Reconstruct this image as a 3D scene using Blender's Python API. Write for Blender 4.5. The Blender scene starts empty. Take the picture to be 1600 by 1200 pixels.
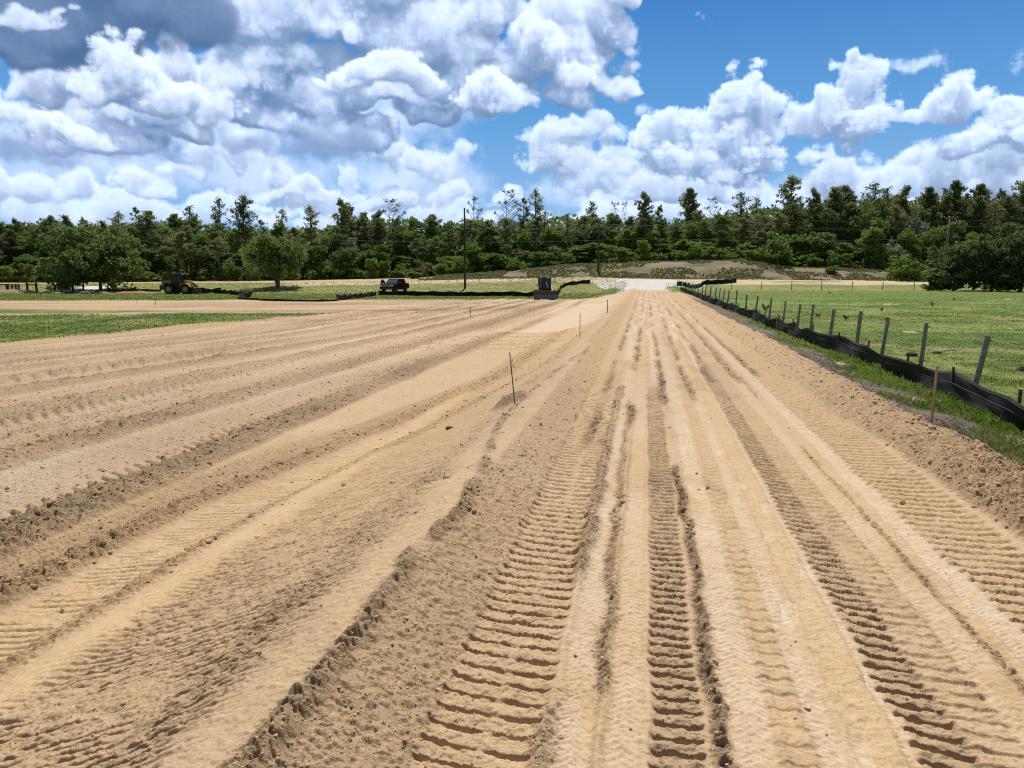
import bpy, bmesh
import math, random
import numpy as np
from mathutils import Vector, Matrix

random.seed(7)
scene = bpy.context.scene
COL = scene.collection
PI = math.pi

# ---------------------------------------------------------------- helpers
def link(o, parent=None):
    COL.objects.link(o)
    if parent is not None:
        o.parent = parent
    return o

def empty(name, loc=(0, 0, 0), rz=0.0):
    o = bpy.data.objects.new(name, None)
    o.location = loc
    o.rotation_euler = (0, 0, rz)
    o.empty_display_size = 0.2
    return link(o)

def tag(o, label=None, cat=None, group=None, kind=None):
    if label: o['label'] = label
    if cat: o['category'] = cat
    if group: o['group'] = group
    if kind: o['kind'] = kind
    return o

def np_mesh(name, verts, faces, smooth=False):
    """verts (n,3) float array, faces (m,k) int array"""
    verts = np.ascontiguousarray(verts, dtype=np.float32)
    faces = np.ascontiguousarray(faces, dtype=np.int32)
    me = bpy.data.meshes.new(name)
    k = faces.shape[1]
    me.vertices.add(len(verts)); me.vertices.foreach_set('co', verts.ravel())
    me.loops.add(faces.size); me.loops.foreach_set('vertex_index', faces.ravel())
    me.polygons.add(len(faces))
    me.polygons.foreach_set('loop_start', np.arange(0, faces.size, k, dtype=np.int32))
    me.polygons.foreach_set('loop_total', np.full(len(faces), k, dtype=np.int32))
    me.polygons.foreach_set('use_smooth', np.full(len(faces), bool(smooth)))
    me.update(calc_edges=True)
    return me

class MB:
    """collects boxes, tubes and prisms; build() links them as one mesh object"""
    def __init__(self):
        self.bm = bmesh.new()
    def box(self, c, s, rz=0.0, rx=0.0, ry=0.0, bevel=0.0, taper=None):
        r = bmesh.ops.create_cube(self.bm, size=1.0)
        vs = r['verts']
        M = Matrix.Translation(c) @ Matrix.Rotation(rz, 4, 'Z') @ Matrix.Rotation(ry, 4, 'Y') @ Matrix.Rotation(rx, 4, 'X')
        for v in vs:
            p = Vector((v.co.x * s[0], v.co.y * s[1], v.co.z * s[2]))
            if taper and v.co.z > 0:
                p.x *= taper[0]; p.y *= taper[1]
            v.co = M @ p
        if bevel:
            es = list({e for v in vs for e in v.link_edges})
            bmesh.ops.bevel(self.bm, geom=es, offset=bevel, segments=2, affect='EDGES', profile=0.6)
        return self
    def tube(self, pts, rads, n=8, cap=True):
        pts = [Vector(p) for p in pts]
        if not hasattr(rads, '__len__'): rads = [rads] * len(pts)
        rings = []
        up = Vector((0, 0, 1))
        for i, p in enumerate(pts):
            d = (pts[min(i + 1, len(pts) - 1)] - pts[max(i - 1, 0)]).normalized()
            a = d.cross(up)
            if a.length < 1e-3: a = d.cross(Vector((1, 0, 0)))
            a.normalize(); b = d.cross(a)
            rings.append([self.bm.verts.new(p + (a * math.cos(2 * PI * k / n) + b * math.sin(2 * PI * k / n)) * rads[i]) for k in range(n)])
        for r0, r1 in zip(rings, rings[1:]):
            for k in range(n):
                self.bm.faces.new((r0[k], r0[(k + 1) % n], r1[(k + 1) % n], r1[k]))
        if cap:
            self.bm.faces.new(rings[0][::-1]); self.bm.faces.new(rings[-1])
        return self
    def prism(self, prof, x0, x1, axis='X', M=None):
        """closed profile [(a,b)...] extruded along an axis: X -> (x, a, b); Y -> (a, y, b)"""
        def P(a, b, t):
            p = Vector((t, a, b)) if axis == 'X' else (Vector((a, t, b)) if axis == 'Y' else Vector((a, b, t)))
            return M @ p if M else p
        A = [self.bm.verts.new(P(a, b, x0)) for a, b in prof]
        B = [self.bm.verts.new(P(a, b, x1)) for a, b in prof]
        n = len(prof)
        for k in range(n):
            self.bm.faces.new((A[k], A[(k + 1) % n], B[(k + 1) % n], B[k]))
        self.bm.faces.new(A[::-1]); self.bm.faces.new(B)
        return self
    def lathe(self, prof, c, axis='Y', n=24):
        """profile [(r, t)] revolved round an axis through c"""
        rings = []
        for r, t in prof:
            ring = []
            for k in range(n):
                a = 2 * PI * k / n
                u, w = r * math.cos(a), r * math.sin(a)
                p = Vector((u, t, w)) if axis == 'Y' else (Vector((t, u, w)) if axis == 'X' else Vector((u, w, t)))
                ring.append(self.bm.verts.new(Vector(c) + p))
            rings.append(ring)
        for r0, r1 in zip(rings, rings[1:]):
            for k in range(n):
                self.bm.faces.new((r0[k], r0[(k + 1) % n], r1[(k + 1) % n], r1[k]))
        self.bm.faces.new(rings[0][::-1]); self.bm.faces.new(rings[-1])
        return self
    def quad(self, a, b, c, d):
        self.bm.faces.new([self.bm.verts.new(p) for p in (a, b, c, d)])
        return self
    def build(self, name, mat, parent=None, smooth=False):
        bmesh.ops.recalc_face_normals(self.bm, faces=self.bm.faces)
        me = bpy.data.meshes.new(name)
        self.bm.to_mesh(me); self.bm.free()
        if smooth:
            for p in me.polygons: p.use_smooth = True
        if mat: me.materials.append(mat)
        return link(bpy.data.objects.new(name, me), parent)

# ---------------------------------------------------------------- numpy noise
def smooth01(x):
    x = np.clip(x, 0.0, 1.0)
    return x * x * (3 - 2 * x)
def sstep(a, b, x):
    return smooth01((x - a) / (b - a))
_T = {}
def vnoise(x, y, seed=0):
    """value noise 0..1 on a 256-periodic lattice"""
    if seed not in _T:
        _T[seed] = np.random.RandomState(seed + 101).rand(256, 256).astype(np.float32)
    T = _T[seed]
    xi = np.floor(x); yi = np.floor(y)
    fx = (x - xi).astype(np.float32); fy = (y - yi).astype(np.float32)
    xi = xi.astype(np.int32) & 255; yi = yi.astype(np.int32) & 255
    x1 = (xi + 1) & 255; y1 = (yi + 1) & 255
    fx = fx * fx * (3 - 2 * fx); fy = fy * fy * (3 - 2 * fy)
    a = T[yi, xi]; b = T[yi, x1]; c = T[y1, xi]; d = T[y1, x1]
    ab = a + (b - a) * fx
    return ab + (c + (d - c) * fx - ab) * fy
def fbm(x, y, lam, octs, seed, cell=None, gain=0.5, lac=2.03, billow=False):
    """fbm about 0 (roughly -0.5..0.5); octaves finer than the local mesh cell fade out"""
    out = np.zeros_like(x, dtype=np.float32); amp = 1.0; tot = 0.0
    for o in range(octs):
        a = 0.6 + 1.9 * o
        ca, sa = math.cos(a), math.sin(a)
        n = vnoise((x * ca - y * sa) / lam + 17.3 * o, (x * sa + y * ca) / lam + 5.1 * o, seed + o)
        n = (np.abs(2 * n - 1) - 0.5) if billow else (n - 0.5)
        if cell is not None:
            n = n * sstep(0.8, 2.0, lam / cell)
        out += amp * n; tot += amp
        amp *= gain; lam /= lac
    return out / tot * 1.6
# ---------------------------------------------------------------- layout of the place
H_CAM = 1.75
F_PX = 1200.0 / 1600.0                  # focal length over image width
PITCH = math.radians(8.157)
TH = math.radians(9.79)                 # the haul road runs this far to the right of the view
CT, ST = math.cos(TH), math.sin(TH)
def to_uv(X, Y): return X * CT - Y * ST, X * ST + Y * CT
def to_xy(u, v): return u * CT + v * ST, -u * ST + v * CT

PROF = np.array([(-90, -.64), (-25, -.60), (-12, -.52), (-6, -.48), (-4.2, -.48), (-3.4, -.42), (-2.6, -.25), (-1.9, -.03),
                 (-1.55, .12), (-1.27, .175), (-1.05, .095), (-.8, 0), (2.4, 0), (2.6, .08), (2.82, .155), (3.02, .15), (3.25, .05),
                 (3.9, -.1), (5, -.27), (8, -.35), (90, -.35)], dtype=np.float32)
_pu = np.linspace(-90, 90, 18001)
_pz = np.interp(_pu, PROF[:, 0], PROF[:, 1])
_k = np.exp(-0.5 * (np.arange(-30, 31) / 9.0) ** 2); _k /= _k.sum()
_pz = np.convolve(np.pad(_pz, 30, mode='edge'), _k, mode='valid')
def prof(u): return np.interp(u, _pu, _pz).astype(np.float32)

S_R = np.array([-1.2, -.6, -.28, -.12, 0.0, .083, .16, .29, .36, .6, 1.2])
Z_R = np.array([.15, .25, .45, .72, 1.0, 1.22, .95, .90, .75, .6, .5])          # height of the sandy cross road
BANK = np.array([0, 0, 0.15, .35, 1.2, 2.05, 2.7, 3.1, 2.1, 1.2, 0.8])         # bank behind it
def z_far(X, Y):
    s = X / np.maximum(Y, 1.0)
    zr = np.interp(s, S_R, Z_R)
    zb = np.interp(s, S_R, BANK)
    return zr, zr + zb * sstep(119.5, 131.5, Y) - zb * .5 * sstep(140, 175, Y)

def base_height(X, Y):
    """the lie of the land, without tracks or clods"""
    X = np.asarray(X, dtype=np.float32); Y = np.asarray(Y, dtype=np.float32)
    u, v = to_uv(X, Y)
    near = prof(u)
    # windrows and the berm die out towards the entrance, side slopes widen a little
    # shallow basin on the left
    bx = sstep(28.5, 32, v) * sstep(68, 58, v) * sstep(-1.9, -2.8, u) * sstep(-7.6, -5.6, u)
    near = near - 0.16 * bx
    zl = -.70
    left = sstep(-3.0, -6.0, u)
    near = near + (zl - near) * left * sstep(62, 84, Y)
    zr, zf = z_far(X, Y)
    w_l = sstep(98, 119, Y); w_c = sstep(82, 114, Y); w_p = sstep(104, 118, Y)
    right = sstep(3.5, 6.5, u)
    mid = np.clip(1 - left - right, 0, 1)
    w = w_l * left + w_c * mid + w_p * right
    return (near + (zf - near) * w).astype(np.float32)

def ground_z(x, y):
    return float(base_height(np.array([x], dtype=np.float32), np.array([y], dtype=np.float32))[0])

def ray(px, py):
    """view direction of a photo pixel (1600 x 1200) as the surveyed bearing"""
    r = (px - 800) / 1200.0; t = (600 - py) / 1200.0
    return r, math.cos(PITCH) + t * math.sin(PITCH), -math.sin(PITCH) + t * math.cos(PITCH)
def at(px, Y):
    """the point at depth Y on the bearing of column px, on the ground"""
    x = (px - 800) / 1200.0 * Y * 1.0102
    return Vector((x, Y, ground_z(x, Y)))
def hit(px, py):
    """where the bearing through a photo pixel meets the ground"""
    dx, dy, dz = ray(px, py)
    t = np.geomspace(1.5, 320, 6000)
    X, Y, Z = dx * t, dy * t, H_CAM + dz * t
    g = base_height(X, Y)
    i = np.argmax(Z <= g)
    return Vector((X[i], Y[i], float(g[i])))

# ---------------------------------------------------------------- the terrain mesh
A0, A1, NA = math.radians(-50), math.radians(50), 1560
_rows_px = np.linspace(1500.0, 432.0, 1180)                     # dense rows near, thinning to the distance
def _row_Y(p):
    return H_CAM / np.tan(PITCH + np.arctan((p - 600) / 1200.0)) 
R = _row_Y(_rows_px)
R = R[R < 100]
R = np.concatenate([R, np.linspace(R[-1] + .35, 150, 190), np.geomspace(153, 900, 36)])
R = np.concatenate([np.linspace(.3, R[0] - .01, 70), R])
NR = len(R)
_dR = np.gradient(R)
_ar = np.radians(np.linspace(50.4, 74, 70))
az = np.concatenate([-_ar[::-1], np.linspace(A0, A1, NA), _ar]); NA = len(az)
RR, AA = np.meshgrid(R, az, indexing='ij')
X = (RR * np.tan(AA)).astype(np.float32); Y = RR.astype(np.float32)     # rows of equal depth
# spread sideways a little further off-frame: fine, tan grows outward
CELL = np.repeat(np.maximum(_dR, 0.003)[:, None], NA, 1).astype(np.float32)
U, V = to_uv(X, Y)
Z = base_height(X, Y)

def win(x, a, b, s):
    return sstep(a - s, a + s, x) * sstep(b + s, b - s, x)

wob = fbm(X, Y, 1.7, 3, 11, CELL) * 0.12                               # edges wander
wob2 = fbm(X, Y, .35, 3, 15, CELL) * 0.08
Ur = U + wob + wob2
site = sstep(3.22, 3.02, U + wob * 1.5) * sstep(76, 72, Y + fbm(X, Y, 5, 3, 21) * 6 + np.where(U > -3.5, -30, 0)) 
site = np.where((U > -4.2) & (U < 3.35), sstep(3.22, 3.02, U + wob * 1.5) * sstep(92, 84, V + 8 * fbm(X, Y, 4, 3, 22)), site).astype(np.float32)

# --- colour ingredients
tone = np.zeros_like(X)         # -1 dark moist soil .. +1 pale dry dust
orange = np.zeros_like(X)       # warm fill sand
rough = np.zeros_like(X)        # clod amplitude (m)
smoothm = np.zeros_like(X)

# ---- the haul road
road = win(U, -.8, 2.45, .05)
lod = lambda lam: sstep(1.0, 2.4, lam / CELL)
def grouser(uc, w, pitch, depth, v0, v1, duty=.3, seed=0, skew=.0, breakup=.5, split=None, edge=.02, phase=0.0, slope=0.0, vwob=0.013):
    """bar prints of a tracked machine: returns (height, mask)"""
    uu = U - uc - slope * (V - 4) + (wob2 * .35)
    m = win(uu, -w / 2, w / 2, edge) * win(V, v0, v1, .25)
    ph = (V + skew * uu + fbm(X, Y, .8, 2, 31 + seed) * vwob * 2 + phase) / pitch
    f = ph - np.floor(ph)
    f = np.clip(f + .05 * fbm(X, Y, .10, 2, 36 + seed, CELL), 0, 1)
    slot = sstep(0.0, .10, f) * sstep(duty + .085, duty, f)
    rag = fbm(X, Y, .16, 3, 41 + seed, CELL)
    bar_r = vnoise(np.floor(ph) * .37 + seed, uu * 6, 51 + seed)
    keep = sstep(breakup - .16, breakup + .16, bar_r + .55 + rag * .5)
    slot = slot * np.clip(keep, 0, 1) * (0.9 + .8 * rag).clip(0, 1.5)
    if split is not None:
        slot = slot * (1 - .8 * win(uu, split - .03, split + .03, .02) * (vnoise(V * 2.2, uu * 0, 61 + seed) > .35))
    hgt = -depth * slot * m * lod(pitch)
    # plates bulge a little between the bars
    hgt += depth * .07 * np.sin((f - duty) * PI / (1 - duty)).clip(0) * m * lod(pitch) * (f > duty)
    return hgt.astype(np.float32), m.astype(np.float32)

dz = np.zeros_like(X)
def add_track(*a, tn=0.0, og=0.0, rg=0.0, sink=0.0, **k):
    global dz, tone, orange, rough
    h, m = grouser(*a, **k)
    dz += h - sink * m
    tone += tn * m; orange += og * m; rough += rg * m
    return m

# the compact loader's two tracks on the road, then fainter passes
add_track(-.585, .44, .117, .048, 1.0, 14, duty=.21, seed=1, skew=.10, breakup=.40, split=.02, sink=.012, tn=-.05, og=.12, rg=.004)
add_track(.165, .185, .095, .046, 1.0, 12, duty=.28, seed=2, skew=.04, breakup=.50, sink=.012, tn=-.28, rg=.005)
add_track(1.13, .20, .105, .050, 1.0, 16, duty=.30, seed=3, skew=.22, breakup=.44, sink=.014, tn=-.30, rg=.004)
add_track(1.33, .24, .105, .012, 1.0, 16, duty=.45, seed=3, skew=.22, breakup=.60, tn=-.10, rg=.002)
add_track(2.14, .52, .13, .030, 1.0, 20, duty=.28, seed=4, skew=.10, breakup=.50, sink=.006, tn=-.08, og=.20, rg=.003)
add_track(.60, .15, .12, .009, 1.0, 12, duty=.3, seed=5, skew=.1, breakup=.6, tn=-.08, og=.1)
# lumpy ruts
def rut(uc, w, depth, lump, tn, v0, v1, og=0.0, slope=0.0):
    global dz, tone, rough, orange
    uu = U - uc - slope * (V - 4) + wob2 * .6 + wob * .3
    m = np.exp(-(uu / w) ** 2) * win(V, v0, v1, .6)
    br = sstep(.25, .6, vnoise(V * .9 + uc * 7, U * 0 + uc, 77))
    dz -= depth * m * (0.4 + .6 * br); rough += lump * m * br; tone += tn * m * br; orange += og * m
rut(.315, .035, .03, .022, -.45, 1.5, 16)
rut(-.17, .035, .018, .016, -.25, 2, 20)
rut(1.62, .03, .014, .012, -.18, 2, 30)
rut(-.33, .05, -.02, .016, -.02, 1.5, 14)
# tyre tracks: pale, with a fine chevron print
def tyre(uc, w, tn, depth, pl, v0, v1, meander=0.0, seed=0, slope=0.0):
    global dz, tone, smoothm
    c = uc + slope * (V - 4) + meander * sstep(15, 40, V) * (np.sin(V * (.33 + .07 * seed) + seed * 1.9) * .8 + .9 * np.sin(V * .142 + seed * 2.7))
    uu = U - c + wob2 * .25
    m = win(uu, -w / 2, w / 2, .035) * win(V, v0, v1, .8)
    ph = (V + np.abs(uu) * .9 + fbm(X, Y, .2, 2, 90 + seed, CELL) * .02) / pl
    ch = (np.abs((ph - np.floor(ph)) - .5) * 2 - .5)
    dz += -depth * m + m * ch * .0035 * lod(pl) * (.35 + 1.2 * vnoise(V * 1.1 + seed, U * 6, 97)) + .012 * (np.exp(-((np.abs(uu) - w / 2 - .015) / .022) ** 2)) * win(V, v0, v1, .8) * lod(.06)
    tone += tn * m * (.75 + .8 * fbm(X, Y, .18, 3, 95 + seed, CELL)); smoothm += .6 * m
    return m
tyre(-.235, .17, .36, .008, .035, 1, 60, 0.20, 1)
tyre(-.04, .14, .20, .006, .045, 1, 40, 0.22, 2)
tyre(.45, .17, .40, .008, .04, 1, 70, 0.25, 3)
tyre(.72, .11, .30, .006, .05, 1, 60, 0.28, 4, slope=.004)
tyre(1.0, .05, .22, .010, .03, 1, 40, 0.12, 5)
tyre(1.80, .16, .42, .006, .035, 1, 80, 0.16, 6)
tyre(1.50, .14, .18, .004, .05, 3, 80, 0.34, 7)
tone -= .08 * road * sstep(9, 16, V); rough += .004 * road * sstep(9, 16, V)
for k in range(7):
    rut(-.55 + k * .42, .05, .045, .018, -.60, 8 + k, 80)
tyre(.2, .16, .62, .012, .05, 13, 84, 0.34, 8)
tyre(1.05, .16, .60, .012, .05, 15, 84, 0.38, 9)
tyre(-.35, .14, .55, .012, .05, 16, 84, 0.26, 10)
tyre(.7, .14, .55, .012, .05, 18, 84, 0.42, 11)
orange += .30 * win(U, .78, 1.0, .06) * win(V, 0, 30, 3) + .22 * win(U, 1.55, 1.75, .1)
orange += .18 * road
tone += .10 * road
rough += .0018 * road
# darker blotches of damp trampled sand on the road
tone -= .22 * road * sstep(.12, .32, fbm(X * 1.6, Y * .5, .5, 3, 120, CELL)) * win(U, -.35, 1.7, .1)
# footprints beside the middle track
for k in range(9):
    fv, fu = 2.75 + k * .62, .82 + .16 * (k % 2) + .05 * math.sin(k * 2.1)
    q = np.maximum(np.abs(U - fu - .12 * (V - fv)) / .045, np.abs(V - fv) / .14)
    m = sstep(1.1, .7, q)
    dz -= .008 * m; tone += .28 * m

# ---- berm on the left of the road
m = win(U, -1.24, -.80, .04) * sstep(80, 60, V)
rough += .0105 * m; tone += -.03 * m; orange += .16 * m
ridge_c = -1.27 + .10 * fbm(X * 0 + 3.3, V, 2.2, 3, 131) - .28 * sstep(5, 9.5, V) + .30 * sstep(10, 17, V)
q = U - ridge_c + wob2 * .7
clod = np.exp(-(q / .05) ** 2) * sstep(.14, .55, vnoise(V * 2.6, V * 0, 133)) * sstep(75, 50, V)
dz += .016 * clod; rough += .017 * clod; tone -= .06 * clod
m = win(U, -1.95, -1.30, .08) * sstep(45, 30, V)
rough += .0062 * m * (sstep(-.02, .3, fbm(X, Y, .8, 3, 135, CELL)) + .35); tone += (-.06) * m; orange -= .12 * m
mq = np.hypot((U + 1.72) / .34, (V - 10.0) / .42) + .5 * wob2
mm = sstep(1.0, .3, mq); dz += .10 * mm; tone -= .55 * mm; rough += .008 * mm
# ---- left cut slope: ripples of a dozer's grousers
rp = win(U + wob, -2.98, -1.62, .16) * win(V, 0, 20, 2)
ph = (V - U * .20 + fbm(X, Y, .9, 3, 140, CELL) * .09 + fbm(X, Y, .22, 2, 141, CELL) * .02) / .066
f = ph - np.floor(ph)
rag = fbm(X, Y, .16, 3, 143, CELL)
line = sstep(0, .16, f) * sstep(.50, .28, f) * np.clip(sstep(.30, .62, vnoise(np.floor(ph) * .7, U * 3.2, 145) + .12 + rag * 1.1), 0, 1)
dz += -.021 * line * rp * lod(.066); tone += (-.06) * rp; orange += .26 * rp; rough += .0065 * rp
m = win(U, -3.28, -2.95, .08) * win(V, 0, 14, 3); orange += .55 * m; tone += .10 * m; dz += .03 * m
shift = .17 * np.clip(V - 6.5, 0, 9)
Uw = U - shift * sstep(-5.2, -4.2, U + 0)                       # lines draw in towards the road further off
m = np.exp(-((Uw + 3.42 + wob) / .09) ** 2) * win(V, 0, 24, 3); rough += .016 * m; orange += .50 * m; dz += .012 * m
ln = win(Uw, -4.02, -3.5, .05) * win(V, 0, 26, 3); orange += .55 * ln; tone += .08 * ln
ph = (V - U * .20 + fbm(X, Y, .7, 2, 150) * .05) / .085; f = ph - np.floor(ph)
line = sstep(0, .12, f) * sstep(.4, .25, f) * sstep(.3, .6, vnoise(np.floor(ph) * .7, U * 3, 152) + .15)
dz += -.022 * line * ln * lod(.085); rough += .004 * ln
# inner windrow
m = np.exp(-((Uw + 4.27 + wob * .8) / .17) ** 2) * win(V, 0, 27, 3)
dz += .085 * m; rough += .016 * m; orange += .30 * m; tone -= .10 * m
m = win(Uw, -4.95, -4.15, .12) * win(V, 0, 30, 4); rough += .013 * m; orange += .42 * m; tone += -.10 * m
# ---- successive passes further left: [lumpy dark spill, cleats, pale smooth lane]
lean = np.interp(-U, [0, 6, 8.5, 12, 16, 30], [0, .0, .06, .20, .26, .3])
Ul = U - lean * np.clip(V - 12, -9, 16) * .9
for (l0, l1, tn, rg) in [(-5.62, -4.95, -.34, .030), (-7.75, -7.0, -.30, .026), (-10.5, -9.35, -.26, .024), (-12.9, -12.0, -.36, .022),
                         (-14.6, -13.8, -.36, .022), (-16.7, -15.9, -.25, .022), (-18.4, -17.6, -.25, .018)]:
    mm = win(Ul + wob, l0, l1, .06)
    mm = mm * (0.65 + .8 * (fbm(X * .6, Y * .6, 1.3, 3, 160) + .25)).clip(.2, 1.2)
    rough += rg * .8 * mm; tone += tn * .75 * mm; dz += .06 * mm
for (l0, l1) in [(-7.0, -5.95), (-9.35, -8.05), (-11.9, -10.6), (-13.75, -13.0), (-15.8, -14.8), (-17.5, -16.8)]:
    mm = win(Ul + wob, l0, l1, .06)
    tone += .26 * mm; dz -= .02 * mm; rough += .0035 * mm; smoothm += .5 * mm
def cleats(c, w, pitch, depth, seed, skew):
    global dz, tone
    uu = Ul - c + wob2 * .5
    m = win(uu, -w / 2, w / 2, .02) * sstep(1.2, 2.2, V)
    ph = (V + skew * uu + fbm(X, Y, .6, 2, 170 + seed) * .06) / pitch; f = ph - np.floor(ph)
    sl = sstep(0, .1, f) * sstep(.42, .3, f) * sstep(.2, .5, vnoise(np.floor(ph) * .61, uu * 3, 172 + seed) + .18)
    dz += (-depth * sl * lod(pitch) + .012) * m; tone += .14 * m
cleats(-5.74, .34, .20, .06, 1, .5)
cleats(-7.92, .34, .24, .065, 2, .5)
cleats(-9.30, .26, .24, .05, 4, .5)
cleats(-10.65, .36, .30, .07, 3, .5)
cleats(-13.9, .4, .42, .08, 5, .4)
# whole left ground: fine roughness and wandering tone
lft = sstep(-4.9, -5.2, U) * site
rough += .009 * lft
for k in range(46):                                                     # many narrow passes side by side
    rk = random.Random(900 + k); uc = -5.2 - 17.5 * rk.random(); wk = rk.uniform(.05, .32)
    mm = np.exp(-((Ul + wob * 1.2 - uc - .02 * (V - 15) * rk.uniform(-1, 1)) / wk) ** 2) * sstep(.30, .62, vnoise(V * .16 + k, V * 0 + k * 3.1, 700)) * lft
    sg = rk.choice((-1, -1, 1)); tone += .30 * sg * mm
    if sg < 0: rough += .016 * mm; dz -= .045 * mm
    else: dz += .03 * mm
tone += lft * (-.10 + .30 * fbm(Ul * 3.0, V * .22, 2.4, 4, 180) + .22 * fbm(X, Y, 3.0, 4, 182))
orange += lft * np.clip(.10 + .5 * fbm(X, Y, 6, 3, 185) - .02 * (-U - 8), 0, .5)
# cross passes and the pale basin
cb = win(V + .05 * U, 22.0, 28.2, .6) * win(U, -9.5, -2.0, .8)
ph = (U + fbm(X, Y, 1.5, 2, 190) * .3) / .5; f = ph - np.floor(ph)
ph2 = (V + .05 * U) / 1.5; f2 = ph2 - np.floor(ph2)
dz += cb * (-.035 * sstep(0, .1, f) * sstep(.5, .4, f) * sstep(.2, .4, f2) + .05 * sstep(.75, .9, f2)) * lod(.5)
orange += .40 * cb; rough += .022 * cb * sstep(.5, .9, f2); tone += .05 * cb
bas = win(V + .35 * U + 2.0 * fbm(X, Y, 3, 3, 195), 28.2, 60, 1.2) * win(U + fbm(X, Y, 2, 2, 196), -5.6 , -1.75, .5)
tone += .50 * bas; orange += .40 * bas; rough *= (1 - .75 * bas)
bas2 = win(V, 60, 84, 4) * win(U, -7, -1.4, 1); tone += .3 * bas2; orange += .25 * bas2
orange += .35 * win(U, -1.25, -.72, .1) * sstep(9, 16, V)
# spill of dark lumps round the basin rim
rim = win(V, 31, 70, 3) * win(U, -9.5, -6.2, .6); rough += .035 * rim; tone -= .10 * rim; orange += .15 * rim
# stripes of passes across the far part of the cleared ground
far = site * sstep(28, 40, V) * sstep(-6.5, -9, U)
tone += far * (-.18 + 1.1 * fbm(X * .14, Y, 2.2, 4, 200)); rough += .018 * far
orange += far * .18
# ---- right windrow
verge_dead_ = win(U + wob * 2, 3.10, 4.5, .10) * sstep(70, 50, V)
wr = win(U + wob, 2.45, 3.14, .07) * sstep(86, 70, V)
rough += .023 * wr; orange += .34 * wr; tone += .02 * wr
dz += .03 * np.exp(-((U - 3.0 + wob) / .10) ** 2) * sstep(.3, .6, vnoise(V * 1.3, V * 0, 205)) * sstep(80, 60, V)
rough += .012 * np.exp(-((U - 3.0 + wob) / .12) ** 2) * sstep(80, 60, V)
rough += .011 * verge_dead_
# spill near the entrance
sp = win(U, 2.2, 4.1, .3) * win(V, 38, 84, 5); orange += .25 * sp; rough += .012 * sp

# --- grass masks
pn = fbm(X, Y, 2.6, 4, 210, CELL)
grass_r = sstep(3.55, 4.2, U + 2.0 * fbm(X, Y, .9, 4, 212, CELL) * sstep(40, 12, V) + .3 * fbm(X, Y, .4, 2, 213, CELL) - .35 * sstep(14, 30, V)) * sstep(118, 113, Y + 4 * pn)
grass_r *= sstep(-1.2, .2, U - 3.2)
strip = win(U - .22 * (V - 33) + 2.6 * fbm(X, Y, 3, 5, 215, CELL), -70, -20.6, .5) * win(V + 3 * fbm(X, Y, 5, 3, 216) + .12 * (U + 30), 22, 44.5, 1.2)
strip *= sstep(-.36, -.02, fbm(X * .5, Y, 3.0, 4, 218) + .10)
field = sstep(71.5, 74.5, Y + 2.2 * fbm(X, Y, 5, 3, 21) + 1.5 * fbm(X * .3, Y, 9, 2, 220) + np.where(X < -27, 2.0, 0)) * sstep(-4.2, -6.0, U - .02 * (V - 70)) * sstep(121, 117, Y + 2 * pn)
mid_verge = win(U, -8.5, -2.4, .4) * win(Y, 84, 105, 3)
field = np.maximum(field, mid_verge)
field = np.maximum(field, win(U, 2.5, 4.6, .3) * win(V, 72, 100, 4))
grass = np.clip(np.maximum(np.maximum(grass_r, strip), field), 0, 1)
verge_dead = win(U + wob * 2, 3.10, 4.5, .10) * sstep(70, 50, V)           # thatch of dead grass beside the windrow
gn = fbm(X, Y, .9, 4, 230, CELL)
# bare / sandy spots in the verge
spot = np.zeros_like(X)
for (su, sv, sr) in [(4.40, 9.4, .28), (4.5, 8.3, .34), (4.1, 12.3, .16), (4.1, 17.0, .2), (9.5, 30, .22), (22, 44, .35), (30, 70, .5), (17, 58, .6)]:
    spot = np.maximum(spot, sstep(1.15, .75, np.hypot((U - su) / sr, (V - sv) / (sr * 1.9)) + .7 * gn))
grass = grass * (1 - .85 * spot)
orange += .2 * spot; tone += .25 * spot

# --- stony apron, sandy cross road, bank, wood floor
sx = X / Y
gravel = win(U + 1.4 * fbm(X, Y, 2, 3, 240), -2.6 - 0, 2.3, .4) * sstep(83, 86, V + 3 * fbm(X, Y, 3, 3, 241)) * sstep(112.5, 110, Y)
flare = np.abs(U - .2) < (2.3 + .28 * np.clip(V - 92, 0, 40))
gravel = np.maximum(gravel, flare * sstep(90, 94, V) * sstep(113.5, 111, Y + 1.5 * pn))
xroad = win(Y + 1.2 * pn, 111.5, 120, .9) * sstep(-.31, -.27, sx)
bank = sstep(119.2, 121.0, Y + 2.0 * pn) * sstep(-.15, -.05, sx + .03 * pn)
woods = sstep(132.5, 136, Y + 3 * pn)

# clods: steep-sided lumps at several sizes
def clods(lam, seed, th):
    ca, sa = math.cos(seed), math.sin(seed)
    xr, yr = (X * ca - Y * sa) / lam, (X * sa + Y * ca) / lam
    n = .62 * vnoise(xr, yr, seed) + .38 * vnoise(xr * 2.1 + 7, yr * 2.1, seed + 1)
    return np.sqrt(np.clip((n - th) / (.86 - th), 0, 1)) * sstep(.9, 2.2, lam / CELL)
c1 = fbm(X, Y, .13, 4, 300, CELL, gain=.62)
c3 = fbm(X, Y, .38, 3, 320, CELL)
k1 = clods(.115, 301, .52); k2 = clods(.058, 305, .50); k3 = clods(.032, 309, .50); k4 = clods(.24, 313, .56)
rough_big = sstep(.008, .022, rough)
k5 = clods(.48, 325, .54) * sstep(9, 22, Y)
dz += rough * (.8 * c1 + (.8 + .8 * sstep(5, 15, Y)) * k1 * sstep(.006, .016, rough) + 1.0 * k2 + 1.25 * k3 + (.9 * k4 * (1 + sstep(6, 18, Y)) + .7 * c3 + 1.6 * k5) * rough_big)
dz += .0028 * k3 * site + .0035 * clods(.045, 317, .60) * site
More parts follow.
